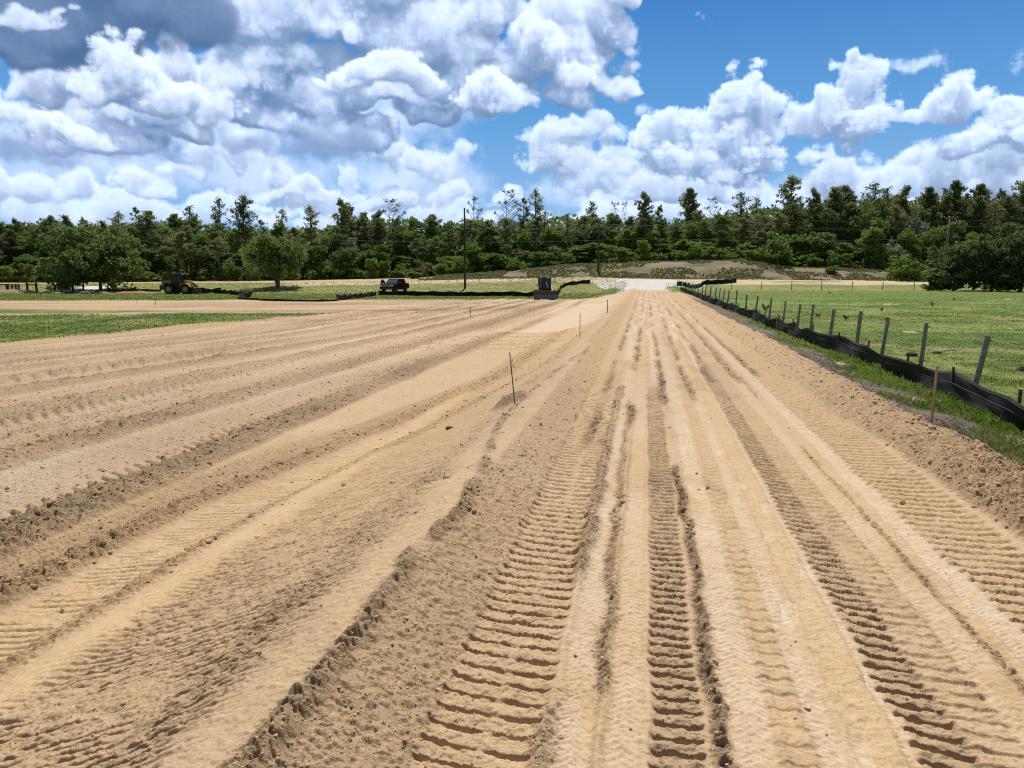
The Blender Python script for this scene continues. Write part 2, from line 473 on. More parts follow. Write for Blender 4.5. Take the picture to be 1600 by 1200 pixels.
# separate crumbs lying about
crumb = sstep(.62, .86, vnoise(X / .05, Y / .05, 330)) * sstep(.55, .75, vnoise(X / .55, Y / .55, 332)) * lod(.05)
dz += crumb * .012 * site * (.25 + 20 * np.clip(rough, 0, .03))
dz += .020 * fbm(X, Y, .7, 3, 340, CELL) * site * (1 - .5 * smoothm.clip(0, 1)) * (1 - .5 * road)
dz += grass * (.020 * fbm(X, Y, .25, 4, 350, CELL) + .05 * fbm(X, Y, 1.1, 2, 352)) * 1.0
dz += .15 * bank * fbm(X, Y, 1.2, 3, 355) + .05 * xroad * fbm(X, Y, 1.3, 3, 356)
dz += .08 * fbm(X, Y, 9, 2, 357) * sstep(8, 25, Y) * (1 - site)
Z = Z + dz.astype(np.float32)
CAVE = None

# --- base colours (linear)
def C(r, g, b): return np.array([r, g, b], dtype=np.float32)
SAND = C(.515, .366, .218); PALE = C(.57, .445, .300); DARK = C(.225, .160, .102); ORNG = C(.59, .385, .190); DUST = C(.67, .550, .41)
GR1 = C(.105, .160, .034); GR2 = C(.215, .260, .072); GR3 = C(.34, .30, .13); THATCH = C(.25, .20, .15)
def mix(a, b, t): return a + (b - a) * t[..., None]
t = np.clip(tone + .16 * fbm(X, Y, .22, 4, 400, CELL) + .10 * fbm(X, Y, 1.8, 3, 402), -1, 1)
o = np.clip(orange + .12 * fbm(X, Y, 1.2, 3, 404), 0, 1)
col = np.broadcast_to(SAND, X.shape + (3,)).copy()
col = mix(col, ORNG, o * .8)
col = mix(col, DUST, np.clip(t, 0, 1))
col = mix(col, DARK, np.clip(-t, 0, 1) * 1.0)
gcol = mix(np.broadcast_to(GR1, col.shape), np.broadcast_to(GR2, col.shape), np.clip(.42 + 1.9 * pn + 1.3 * gn, 0, 1))
dry = np.clip(sstep(.10, .42, fbm(X, Y, 1.9, 4, 410, CELL) + .35 * fbm(X, Y, .3, 2, 412, CELL)) * .75 + .55 * win(Y, 96, 121, 5), 0, 1)
gcol = mix(gcol, np.broadcast_to(GR3, col.shape), dry * .8)
vg = sstep(6.2, 4.6, U) * sstep(3, 4, U)
gcol = mix(gcol, np.broadcast_to(C(.095, .19, .022), col.shape), vg * .7)
tc = mix(np.broadcast_to(THATCH, col.shape), np.broadcast_to(C(.15, .11, .08), col.shape), np.clip(.5 + 1.3 * gn + 1.8 * fbm(X, Y, .10, 3, 414, CELL), 0, 1))
col = mix(col, tc, np.clip(verge_dead, 0, 1) * (1 - spot))
col = mix(col, gcol, grass)
gr = np.broadcast_to(C(.60, .585, .56), col.shape)
col = mix(col, gr, gravel * np.clip(.85 + .5 * pn, 0, 1))
xs = mix(np.broadcast_to(C(.60, .47, .30), col.shape), np.broadcast_to(C(.36, .30, .17), col.shape), np.clip(sstep(.05, .3, fbm(X * .3, Y, 3, 4, 420)), 0, 1))
col = mix(col, xs, xroad * (1 - gravel))
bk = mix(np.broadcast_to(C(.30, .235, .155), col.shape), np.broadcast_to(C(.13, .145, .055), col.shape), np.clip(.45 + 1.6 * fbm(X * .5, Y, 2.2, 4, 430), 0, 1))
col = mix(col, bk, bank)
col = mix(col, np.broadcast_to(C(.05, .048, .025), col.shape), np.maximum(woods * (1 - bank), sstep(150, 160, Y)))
# concrete drive on the left
drive = win(X + .60 * (Y - 108), -64, -57.5, .3) * win(Y, 97, 128, .6)
drive = np.zeros_like(X)
# --- region per vertex -> face groups
REG = np.zeros(X.shape, dtype=np.int32)                                  # 0 cleared ground
REG[(U > -.8) & (U < 3.3)] = 1                                           # dirt road
REG[(grass > .5) | ((U > 3.3) & (Y < 118) & (site < .5))] = 2            # grass
REG[(U > 3.3) & (Y < 118)] = 3                                           # pasture
REG[gravel > .5] = 4
REG[(xroad > .5) & (gravel <= .5)] = 5
REG[(bank > .5)] = 6
REG[(woods > .5) & (bank <= .5) | (Y > 150)] = 7
NAMES = ['cleared_ground', 'dirt_road', 'grass_field', 'pasture', 'gravel_apron', 'sandy_road', 'scrub_bank', 'wood_floor']
LABELS = ['cleared tan and orange sandy ground left of the haul road with rows of dozer tracks',
          'tan sand haul road with tyre and track prints running to the gravel entrance',
          'mown green grass field beyond and inside the cleared ground on the left',
          'green pasture and its grass verge right of the haul road',
          'white crushed stone apron at the end of the haul road',
          'pale sandy road crossing behind the entrance',
          'brown scrubby earth bank below the trees',
          'dark shaded ground under the woods']
# ---------------------------------------------------------------- materials
def new_mat(name):
    m = bpy.data.materials.new(name); m.use_nodes = True
    nt = m.node_tree; nt.nodes.clear()
    out = nt.nodes.new('ShaderNodeOutputMaterial')
    return m, nt, out
def N(nt, t, **kw):
    n = nt.nodes.new(t)
    for k, v in kw.items():
        if k in n.inputs: n.inputs[k].default_value = v
        else: setattr(n, k, v)
    return n
def simple(name, rgb, rough=.6, metal=0.0, var=.25, scale=6.0, spec=.4, rgb2=None, bump=0.0, bscale=40.0, coat=0.0):
    m, nt, out = new_mat(name)
    b = N(nt, 'ShaderNodeBsdfPrincipled', Roughness=rough, Metallic=metal)
    b.inputs['Specular IOR Level'].default_value = spec
    if coat: b.inputs['Coat Weight'].default_value = coat
    tc = N(nt, 'ShaderNodeTexCoord')
    no = N(nt, 'ShaderNodeTexNoise', Scale=scale, Detail=5.0, Roughness=.65)
    nt.links.new(tc.outputs['Object'], no.inputs['Vector'])
    r = N(nt, 'ShaderNodeValToRGB')
    r.color_ramp.elements[0].position = .32; r.color_ramp.elements[1].position = .68
    a = rgb2 if rgb2 else tuple(c * (1 - var) for c in rgb)
    r.color_ramp.elements[0].color = (*a, 1); r.color_ramp.elements[1].color = (*rgb, 1)
    nt.links.new(no.outputs['Fac'], r.inputs['Fac'])
    nt.links.new(r.outputs['Color'], b.inputs['Base Color'])
    if bump:
        n2 = N(nt, 'ShaderNodeTexNoise', Scale=bscale, Detail=4.0)
        nt.links.new(tc.outputs['Object'], n2.inputs['Vector'])
        bp = N(nt, 'ShaderNodeBump', Strength=bump, Distance=.02)
        nt.links.new(n2.outputs['Fac'], bp.inputs['Height'])
        nt.links.new(bp.outputs['Normal'], b.inputs['Normal'])
    nt.links.new(b.outputs['BSDF'], out.inputs['Surface'])
    return m

def ground_material():
    m, nt, out = new_mat('ground')
    b = N(nt, 'ShaderNodeBsdfPrincipled', Roughness=.95)
    b.inputs['Specular IOR Level'].default_value = .12
    at_ = N(nt, 'ShaderNodeAttribute', attribute_name='Col')
    tc = N(nt, 'ShaderNodeTexCoord')
    n1 = N(nt, 'ShaderNodeTexNoise', Scale=75.0, Detail=5.0, Roughness=.78)
    n2 = N(nt, 'ShaderNodeTexNoise', Scale=18.0, Detail=6.0, Roughness=.7)
    for n in (n1, n2): nt.links.new(tc.outputs['Object'], n.inputs['Vector'])
    mx = N(nt, 'ShaderNodeMath', operation='ADD')
    nt.links.new(n1.outputs['Fac'], mx.inputs[0]); nt.links.new(n2.outputs['Fac'], mx.inputs[1])
    mr = N(nt, 'ShaderNodeMapRange')
    mr.inputs['From Min'].default_value = .6; mr.inputs['From Max'].default_value = 1.4
    mr.inputs['To Min'].default_value = .70; mr.inputs['To Max'].default_value = 1.26
    nt.links.new(mx.outputs[0], mr.inputs['Value'])
    mul = N(nt, 'ShaderNodeVectorMath', operation='SCALE')
    nt.links.new(at_.outputs['Color'], mul.inputs[0]); nt.links.new(mr.outputs['Result'], mul.inputs['Scale'])
    nt.links.new(mul.outputs[0], b.inputs['Base Color'])
    bp = N(nt, 'ShaderNodeBump', Strength=1.0, Distance=.010)
    nt.links.new(at_.outputs['Alpha'], bp.inputs['Strength'])
    nt.links.new(n1.outputs['Fac'], bp.inputs['Height'])
    n3 = N(nt, 'ShaderNodeTexNoise', Scale=16.0, Detail=6.0, Roughness=.72)
    nt.links.new(tc.outputs['Object'], n3.inputs['Vector'])
    b2 = N(nt, 'ShaderNodeBump', Strength=1.0, Distance=.036)
    nt.links.new(n3.outputs['Fac'], b2.inputs['Height']); nt.links.new(at_.outputs['Alpha'], b2.inputs['Strength'])
    nt.links.new(bp.outputs['Normal'], b2.inputs['Normal'])
    nt.links.new(b2.outputs['Normal'], b.inputs['Normal'])
    nt.links.new(b.outputs['BSDF'], out.inputs['Surface'])
    return m
M_GROUND = ground_material()

# ---- link the ground as one sheet of neighbouring regions
idx = np.arange(NR * NA, dtype=np.int32).reshape(NR, NA)
quads = np.stack([idx[:-1, :-1], idx[:-1, 1:], idx[1:, 1:], idx[1:, :-1]], -1).reshape(-1, 4)
freg = REG[:-1, :-1].ravel()
P3 = np.stack([X, Y, Z], -1).reshape(-1, 3)
colv = col.reshape(-1, 3)
for k, nm in enumerate(NAMES):
    q = quads[freg == k]
    if len(q) == 0: continue
    used, inv = np.unique(q, return_inverse=True)
    me = np_mesh(nm, P3[used], inv.reshape(-1, 4), smooth=True)
    ca = me.color_attributes.new('Col', 'FLOAT_COLOR', 'POINT')
    ca.data.foreach_set('color', np.concatenate([colv[used], np.clip((.18 + rough / .020 + .22 * sstep(4, 12, Y) * site).reshape(-1, 1)[used], 0, 1)], 1).astype(np.float32).ravel())
    me.materials.append(M_GROUND)
    o = link(bpy.data.objects.new(nm, me))
    tag(o, LABELS[k], 'ground', kind='structure')
# ---------------------------------------------------------------- the sky: a dome with cumulus marched through a density grid
SUN_EL, SUN_AZ = math.radians(59), math.radians(3)          # azimuth from straight ahead, + to the right
DA = .072
SK_AZ = np.arange(-46.0, 46.01, DA); SK_EL = np.arange(24.0, -1.5, -DA)      # top row first
NAZ, NEL = len(SK_AZ), len(SK_EL)
def sky_dir(px, py):
    dx, dy, dz = ray(px, py)
    return math.degrees(math.atan2(dx, dy)), math.degrees(math.atan2(dz, math.hypot(dx, dy)))
DPP = math.degrees(1 / 1200.0)                                # degrees per photo pixel near the middle
def lattice3(rs, x, y, z, lam, lamz):
    """smooth value noise on a regular grid, by interpolating a random lattice axis by axis"""
    def ax(c, l):
        p = c / l; i = np.floor(p).astype(int); f = (p - i).astype(np.float32); f = f * f * (3 - 2 * f)
        return i - i.min(), f
    iy, fy = ax(y, lam); ix, fx = ax(x, lam); iz, fz = ax(z, lamz)
    T = rs.rand(iy.max() + 2, ix.max() + 2, iz.max() + 2).astype(np.float32)
    T = T[:, :, iz] * (1 - fz) + T[:, :, iz + 1] * fz
    T = T[:, ix] * (1 - fx)[None, :, None] + T[:, ix + 1] * fx[None, :, None]
    return T[iy] * (1 - fy)[:, None, None] + T[iy + 1] * fy[:, None, None]

def cloud_layer(blobs, nd, depth, seed, sigma, amp, lam0, octs, sharp, sunc, ambc, basec, haze, hazec, base=.55, k_sun=(1, .3, .07), gain=1.0, soft=0.0, bill=.75):
    """blobs: (x, y, rx, ry) in photo pixels, turned into bearings.  Returns windows and premultiplied colour + alpha"""
    B = []
    for (x, y, rx, ry, *w) in blobs:
        a, e = sky_dir(x, y); B.append((a, e, rx * DPP, ry * DPP, w[0] if w else 1.0))
    m = 2.0
    a0 = min(b[0] - b[2] * 1.4 for b in B) - m; a1 = max(b[0] + b[2] * 1.4 for b in B) + m
    e0 = min(b[1] - b[3] * 1.4 for b in B) - m; e1 = max(b[1] + b[3] * 1.5 for b in B) + m
    ja = np.where((SK_AZ >= a0) & (SK_AZ <= a1))[0]; je = np.where((SK_EL >= e0) & (SK_EL <= e1))[0]
    sa, se = slice(ja[0], ja[-1] + 1), slice(je[0], je[-1] + 1)
    xa, ye = SK_AZ[sa], SK_EL[se]
    zd = np.linspace(-depth, depth, nd)
    dzd = zd[1] - zd[0]
    rw = np.random.RandomState(seed + 500)
    XW = np.broadcast_to(xa, (len(ye), len(xa))).astype(np.float32).copy(); YW = np.broadcast_to(ye[:, None], XW.shape).astype(np.float32).copy()
    for l_, a_ in ((3.1, 1.5), (1.2, .75), (.5, .30)):
        XW += a_ * (lattice3(rw, xa + 300, ye + 100, np.zeros(1), l_, 1.0)[:, :, 0] - .5)
        YW += a_ * (lattice3(rw, xa + 300, ye + 100, np.zeros(1), l_, 1.0)[:, :, 0] - .5)
    q = np.full((len(ye), len(xa), nd), -1.2, np.float32)
    for (a, e, rx, ry, wt) in B:
        k = 1.7
        ia = np.where(np.abs(xa - a) < rx * k + .3)[0]; ie = np.where(np.abs(ye - e) < ry * k + .3)[0]
        if len(ia) == 0 or len(ie) == 0: continue
        ssa, sse = slice(ia[0], ia[-1] + 1), slice(ie[0], ie[-1] + 1)
        dy = (YW[sse, ssa] - e) / ry; dy = np.where(dy < 0, dy / base, dy)
        r2 = ((XW[sse, ssa] - a) / rx) ** 2 + dy ** 2
        rz = min(max(.8 * rx, .9 * ry), depth * .8)
        v = (1 - np.sqrt(r2[:, :, None] + (zd / rz)[None, None, :] ** 2)).astype(np.float32) * min(1.0, .35 + rx / 4.5) * wt
        s = q[sse, ssa]
        d = np.clip(.5 + .5 * (v - s) / .12, 0, 1)
        q[sse, ssa] = s + (v - s) * d + .12 * d * (1 - d) * .6
    rs = np.random.RandomState(seed)
    n = np.zeros_like(q); lam = lam0; g = 1.0; tot = 0.0
    for o in range(octs):
        l = lattice3(rs, xa + 200 + seed, ye + 100, zd + 100, lam, max(lam, dzd * 1.3))
        n += g * (bill * (np.abs(2 * l - 1) - .5) + (1 - bill) * 1.2 * (l - .5)); tot += g
        lam /= 2.05; g *= .60
    n /= tot * .5
    dens = smooth01((q * gain + amp * n) * sharp / (1 + soft)) * sigma
    del n, q
    # light from the sun, high and beyond the clouds: optical depth summed downwards, drifting towards the viewer
    drift = -.25 * DA / dzd
    T = np.zeros((len(xa), nd), np.float32); TS = np.zeros_like(T); TM = np.zeros_like(T)
    col = np.zeros((len(ye), len(xa), 3), np.float32); trans = np.ones((len(ye), len(xa)), np.float32)
    step = DA / math.sin(SUN_EL)
    for r in range(len(ye)):
        dd = dens[r] * step
        T = T + dd * .5; TS = TS * .90 + dd; TM = TM * .978 + dd
        L = (.13 * np.exp(-TS * .8) + .47 * np.exp(-TM * k_sun[0] * .26) + .40 * np.exp(-T * k_sun[1] * .42)) * (.45 + .55 * np.exp(-T * k_sun[2]))
        A = .35 + .65 * np.exp(-TM * .22)
        a = 1 - np.exp(-dens[r] * dzd)
        tr = np.ones(len(xa), np.float32); c = np.zeros((len(xa), 3), np.float32)
        for k in range(nd):
            w = tr * a[:, k]
            c += w[:, None] * (L[:, k, None] * sunc + A[:, k, None] * ambc + basec)
            tr = tr * (1 - a[:, k])
        col[r] = c; trans[r] = tr
        T = T + dd * .5
        fr = min(abs(drift), 1.0)
        for q_ in (T, TS, TM):
            q_[:, 1:] = q_[:, 1:] * (1 - fr) + q_[:, :-1] * fr
    al = 1 - trans
    col = col * (1 - haze) + al[:, :, None] * hazec * haze
    return se, sa, col, al

def make_clouds():
    C3 = lambda *v: np.array(v, np.float32)
    rgb = np.zeros((NEL, NAZ, 3), np.float32); alpha = np.zeros((NEL, NAZ), np.float32)
    def put(res):
        se, sa, c, a = res
        rgb[se, sa] = c + rgb[se, sa] * (1 - a)[..., None]
        alpha[se, sa] = a + alpha[se, sa] * (1 - a)
    R_ = random.Random(5)
    SUNC = C3(1.02, .985, .93); AMB = C3(.10, .235, .50); BASE = C3(.05, .095, .17); HZ = C3(.62, .74, .90)
    veil = [(150, 250, 230, 60), (420, 270, 240, 60), (640, 280, 180, 60), (300, 200, 260, 60), (560, 180, 200, 80), (60, 320, 200, 40), (700, 120, 120, 90), (-150, 220, 200, 90), (950, 300, 200, 55), (1180, 305, 200, 50), (1420, 300, 240, 60), (1650, 290, 200, 80), (1080, 255, 110, 40)]
    put(cloud_layer(veil, 8, 3.0, 91, .9, .75, 3.4, 6, 1.3, SUNC * .62, AMB * 1.2, C3(.12, .16, .23), .12, HZ, base=.9, bill=.4))
    # far banks low over the trees
    far = [(x + R_.uniform(-30, 30), 330 + R_.uniform(-12, 16), R_.uniform(50, 110), R_.uniform(16, 34)) for x in range(-300, 1950, 48)]
    put(cloud_layer(far, 12, 2.6, 3, 3.2, .95, 1.8, 6, 1.9, SUNC * .62, AMB * 1.1, C3(.18, .26, .38), .30, HZ, base=.8))
    mid = [(30, 285, 60, 34), (110, 300, 50, 30), (215, 300, 70, 28), (300, 265, 60, 30), (430, 280, 45, 46), (545, 280, 34, 36), (610, 240, 60, 46), (665, 262, 60, 40), (730, 240, 44, 34),
           (360, 240, 90, 40), (480, 300, 140, 26), (700, 310, 60, 26), (790, 305, 26, 18), (560, 320, 180, 26),
           (860, 255, 70, 60), (935, 275, 80, 62), (1000, 290, 70, 40), (1060, 300, 70, 34), (870, 215, 75, 34), (940, 200, 34, 26), (1150, 290, 65, 36), (1230, 305, 60, 30),
           (1290, 265, 70, 50), (1370, 285, 90, 50), (1470, 270, 110, 60), (1560, 265, 100, 70), (1650, 250, 120, 80), (1270, 225, 45, 26), (1420, 250, 70, 40),
           (-80, 290, 80, 40), (-200, 260, 120, 60), (1800, 260, 140, 70)]
    put(cloud_layer(mid, 16, 3.4, 11, 4.2, .78, 2.4, 7, 2.6, SUNC * .74, AMB, C3(.09, .16, .28), .16, HZ, base=.7))
    right = [(1160, 165, 52, 55), (1150, 210, 62, 60), (1178, 235, 60, 70), (1100, 215, 55, 40), (1052, 205, 46, 32), (1030, 240, 60, 44), (1110, 260, 90, 50), (1195, 160, 28, 28),
             (1335, 95, 30, 26), (1325, 125, 44, 40), (1300, 165, 60, 48), (1270, 190, 50, 36), (1350, 180, 40, 60), (1295, 92, 20, 12), (1260, 165, 30, 22),
             (1510, 150, 48, 34), (1480, 168, 50, 26), (1430, 185, 50, 18), (1575, 190, 55, 40), (1545, 215, 90, 40), (1640, 200, 80, 60), (1400, 190, 40, 12, .8)]
    right = [(x, y, a * 1.02, b * 1.02, *w) for (x, y, a, b, *w) in right]
    put(cloud_layer(right, 16, 3.6, 23, 5.0, .60, 2.0, 7, 3.2, SUNC * .78, AMB * 1.05, C3(.11, .18, .30), .08, HZ, base=.8, bill=.9))
    big = [(440, 30, 130, 60), (560, 40, 140, 70), (680, 30, 120, 60), (400, 100, 90, 70), (470, 150, 100, 60), (600, 135, 90, 55), (530, 125, 60, 45), (720, 80, 80, 60), (770, 150, 68, 55),
           (850, 80, 70, 75), (900, 110, 60, 60), (840, 40, 40, 36), (935, 35, 50, 40), (960, 60, 34, 24), (880, 160, 60, 40), (960, 130, 60, 22), (985, 105, 26, 18), (520, 200, 120, 44), (430, 190, 100, 40), (640, 60, 80, 60),
           (560, -30, 260, 50), (760, 20, 70, 50), (955, -10, 50, 40), (365, 40, 40, 50), (800, 110, 50, 50), (700, 110, 70, 60), (680, 180, 60, 30), (340, 130, 50, 60)]
    big = [(x, y, a * 1.1, b * 1.1, *w) for (x, y, a, b, *w) in big]
    put(cloud_layer(big, 20, 5.0, 37, 4.4, .56, 3.4, 7, 2.7, SUNC * .80, AMB * .95, C3(.075, .14, .26), .03, HZ, base=.62, k_sun=(1, .28, .05)))
    left = [(180, 90, 40, 50), (200, 130, 70, 60), (150, 140, 60, 50), (270, 120, 60, 60), (320, 165, 55, 45), (100, 130, 60, 40), (60, 150, 50, 40), (220, 190, 110, 40), (110, 215, 80, 50), (300, 195, 60, 30), (150, 235, 110, 34), (20, 190, 60, 30), (-60, 180, 90, 60)]
    put(cloud_layer(left, 18, 4.4, 52, 4.6, .54, 2.8, 7, 2.8, SUNC * .82, AMB * .85, C3(.06, .12, .235), .02, HZ, base=.62, k_sun=(1, .3, .06)))
    # the dark underside of a nearer cloud across the top left
    dark = [(60, 40, 150, 62), (170, 40, 130, 56), (260, 20, 120, 52), (0, 80, 120, 40), (120, 84, 60, 26), (-120, 30, 200, 60), (120, -60, 300, 70), (300, 40, 40, 40, .8)]
    put(cloud_layer(dark, 16, 5.0, 64, 3.0, .55, 2.6, 6, 1.3, SUNC * .16, AMB * .42, C3(.045, .105, .22), .0, HZ, base=.8, k_sun=(1.2, .5, .2), bill=.4))
    wh = [(30, 18, 48, 26), (70, 8, 30, 16), (110, 10, 20, 12), (520, 205, 110, 22, .6)]
    put(cloud_layer(wh[:3], 10, 2.0, 71, 4.0, .5, 1.4, 5, 2.2, SUNC * .66, AMB, C3(.09, .12, .17), .0, HZ))
    und = [(150, 246, 130, 34), (60, 258, 90, 28), (250, 250, 70, 24), (215, 212, 80, 26), (480, 228, 120, 30), (550, 214, 70, 34), (400, 214, 80, 24), (260, 180, 50, 40)]
    put(cloud_layer(und, 10, 2.4, 77, 1.7, .85, 2.4, 6, .9, SUNC * .20, AMB * .55, C3(.055, .12, .25), .0, HZ, base=.6, bill=.4))
    pf = [(600, 116, 80, 40), (545, 128, 50, 30), (648, 128, 46, 30), (500, 140, 30, 18)]
    put(cloud_layer(pf, 14, 3.4, 101, 5.0, .44, 1.9, 7, 3.2, SUNC * .84, AMB * .95, C3(.09, .15, .26), .0, HZ, base=.6))
    pf = [(770, 152, 66, 44), (735, 160, 36, 26), (815, 158, 34, 24), (905, 110, 44, 34), (860, 60, 46, 40)]
    put(cloud_layer(pf, 14, 3.0, 103, 5.0, .46, 1.8, 7, 3.2, SUNC * .84, AMB * .95, C3(.09, .15, .26), .0, HZ, base=.7))
    pf = [(178, 92, 34, 40), (196, 118, 52, 40), (160, 130, 44, 30), (240, 150, 60, 34), (110, 208, 60, 30), (70, 222, 34, 20)]
    put(cloud_layer(pf, 14, 3.0, 107, 5.0, .50, 1.8, 7, 3.0, SUNC * .86, AMB * .9, C3(.08, .14, .25), .0, HZ, base=.7))
    # wisps
    sm = [(1428, 103, 46, 20), (1098, 47, 14, 12), (1074, 34, 10, 9), (1595, 90, 22, 24), (990, 207, 24, 14), (1006, 172, 22, 10), (1002, 228, 30, 10), (970, 95, 20, 20)]
    put(cloud_layer(sm, 10, 1.6, 83, 2.6, .60, .9, 5, 1.8, SUNC * .62, AMB * 1.1, C3(.14, .19, .27), .05, HZ, soft=.5))
    # let the cover thin out where the dome meets the open sky
    ed = smooth01((46 - np.abs(SK_AZ)) / 5)[None, :] * smooth01((24 - SK_EL) / 3.0)[:, None]
    return rgb * ed[..., None], alpha * ed
def build_dome():
    rgb, alpha = make_clouds()
    Rd = 6000.0
    A, E = np.meshgrid(np.radians(SK_AZ), np.radians(SK_EL))
    P = np.stack([np.sin(A) * np.cos(E), np.cos(A) * np.cos(E), np.sin(E)], -1).reshape(-1, 3) * Rd
    idx = np.arange(NEL * NAZ, dtype=np.int32).reshape(NEL, NAZ)
    q = np.stack([idx[:-1, :-1], idx[1:, :-1], idx[1:, 1:], idx[:-1, 1:]], -1).reshape(-1, 4)
    me = np_mesh('sky', P, q, smooth=True)
    ca = me.color_attributes.new('Cloud', 'FLOAT_COLOR', 'POINT')
    ca.data.foreach_set('color', np.concatenate([rgb, alpha[..., None]], -1).astype(np.float32).ravel())
    m, nt, out = new_mat('sky')
    at_ = N(nt, 'ShaderNodeAttribute', attribute_name='Cloud')
    geo = N(nt, 'ShaderNodeNewGeometry')
    nv = N(nt, 'ShaderNodeVectorMath', operation='NORMALIZE'); nt.links.new(geo.outputs['Position'], nv.inputs[0])
    sep = N(nt, 'ShaderNodeSeparateXYZ'); nt.links.new(nv.outputs[0], sep.inputs[0])
    rp = N(nt, 'ShaderNodeValToRGB')
    stops = [(0.0, (.36, .58, .86)), (.08, (.27, .51, .84)), (.18, (.135, .38, .75)), (.34, (.045, .205, .56))]
    while len(rp.color_ramp.elements) < len(stops): rp.color_ramp.elements.new(.5)
    for e, (p, c) in zip(rp.color_ramp.elements, stops): e.position = p; e.color = (*c, 1)
    nt.links.new(sep.outputs['Z'], rp.inputs['Fac'])
    inv = N(nt, 'ShaderNodeMath', operation='SUBTRACT'); inv.inputs[0].default_value = 1.0
    nt.links.new(at_.outputs['Alpha'], inv.inputs[1])
    sc = N(nt, 'ShaderNodeVectorMath', operation='SCALE')
    nt.links.new(rp.outputs['Color'], sc.inputs[0]); nt.links.new(inv.outputs[0], sc.inputs['Scale'])
    ad = N(nt, 'ShaderNodeVectorMath', operation='ADD')
    nt.links.new(sc.outputs[0], ad.inputs[0]); nt.links.new(at_.outputs['Color'], ad.inputs[1])
    em = N(nt, 'ShaderNodeEmission', Strength=1.0)
    nt.links.new(ad.outputs[0], em.inputs['Color'])
    nt.links.new(em.outputs[0], out.inputs['Surface'])
    m.cycles.emission_sampling = 'NONE'
    me.materials.append(m)
    o = link(bpy.data.objects.new('sky', me))
    tag(o, 'blue sky crowded with white cumulus, darker cloud at the top left', 'sky', kind='structure')
build_dome()
# ---------------------------------------------------------------- trees
def leaf_mat(name, c1, c2, trans=.42, rough=.55):
    m, nt, out = new_mat(name)
    tc = N(nt, 'ShaderNodeTexCoord'); oi = N(nt, 'ShaderNodeObjectInfo')
    no = N(nt, 'ShaderNodeTexNoise', Scale=.55, Detail=4.0, Roughness=.7)
    nt.links.new(tc.outputs['Object'], no.inputs['Vector'])
    ad = N(nt, 'ShaderNodeMath', operation='MULTIPLY_ADD'); ad.inputs[1].default_value = .60
    nt.links.new(oi.outputs['Random'], ad.inputs[0]); nt.links.new(no.outputs['Fac'], ad.inputs[2])
    r = N(nt, 'ShaderNodeValToRGB')
    r.color_ramp.elements[0].position = .38; r.color_ramp.elements[1].position = 1.0
    r.color_ramp.elements[0].color = (*c1, 1); r.color_ramp.elements[1].color = (*c2, 1)
    nt.links.new(ad.outputs[0], r.inputs['Fac'])
    d = N(nt, 'ShaderNodeBsdfPrincipled', Roughness=rough); d.inputs['Specular IOR Level'].default_value = .08
    tr = N(nt, 'ShaderNodeBsdfTranslucent')
    mx = N(nt, 'ShaderNodeMixShader', Fac=trans)
    for q in (d.inputs['Base Color'], tr.inputs['Color']): nt.links.new(r.outputs['Color'], q)
    nt.links.new(d.outputs[0], mx.inputs[1]); nt.links.new(tr.outputs[0], mx.inputs[2])
    nt.links.new(mx.outputs[0], out.inputs['Surface'])
    return m
M_PINE = leaf_mat('pine_needles', (0.120, 0.161, 0.059), (0.265, 0.300, 0.115))
M_BROAD = leaf_mat('broad_leaves', (0.098, 0.168, 0.034), (0.215, 0.315, 0.070))
M_OAK = leaf_mat('oak_leaves', (0.077, 0.123, 0.037), (0.210, 0.274, 0.084))
M_CEDAR = leaf_mat('cedar_foliage', (.085, .115, .042), (.200, .235, .085))
M_GREY = leaf_mat('moss_grey', (.16, .165, .12), (.30, .30, .22))
M_SHRUB = leaf_mat('shrub_leaves', (0.113, 0.197, 0.039), (0.220, 0.320, 0.068))
M_BARK = simple('bark', (.22, .17, .125), .9, var=.45, scale=3.0)
M_BARKG = simple('grey_bark', (.26, .235, .205), .9, var=.4, scale=3.0)

def leaves(centres, radii, n_per, size, rs, flat=.75, asp=2.0, hollow=.35):
    """many small leaf faces spread through clumps; centres (k,3), radii (k,)"""
    k = len(centres); n = k * n_per
    c = np.repeat(centres, n_per, 0); r = np.repeat(radii, n_per)[:, None]
    d = rs.normal(size=(n, 3)); d /= np.linalg.norm(d, axis=1, keepdims=True) + 1e-6
    rad = (hollow + (1 - hollow) * rs.rand(n, 1)) ** .7
    d2 = d.copy(); d2[:, 2] *= flat
    p = c + d2 * r * rad
    a = d + rs.normal(size=(n, 3)) * .7                            # leaves fan outwards
    a /= np.linalg.norm(a, axis=1, keepdims=True) + 1e-6
    b = np.cross(a, rs.normal(size=(n, 3))); b /= np.linalg.norm(b, axis=1, keepdims=True) + 1e-6
    s = size * (.6 + .8 * rs.rand(n, 1))
    a = a * s * asp * .5; b = b * s * .5
    V_ = np.stack([p - a, p + b * 1.0, p + a, p - b * 1.0], 1).reshape(-1, 3)     # lozenge
    F_ = np.arange(n * 4, dtype=np.int32).reshape(-1, 4)
    return V_, F_

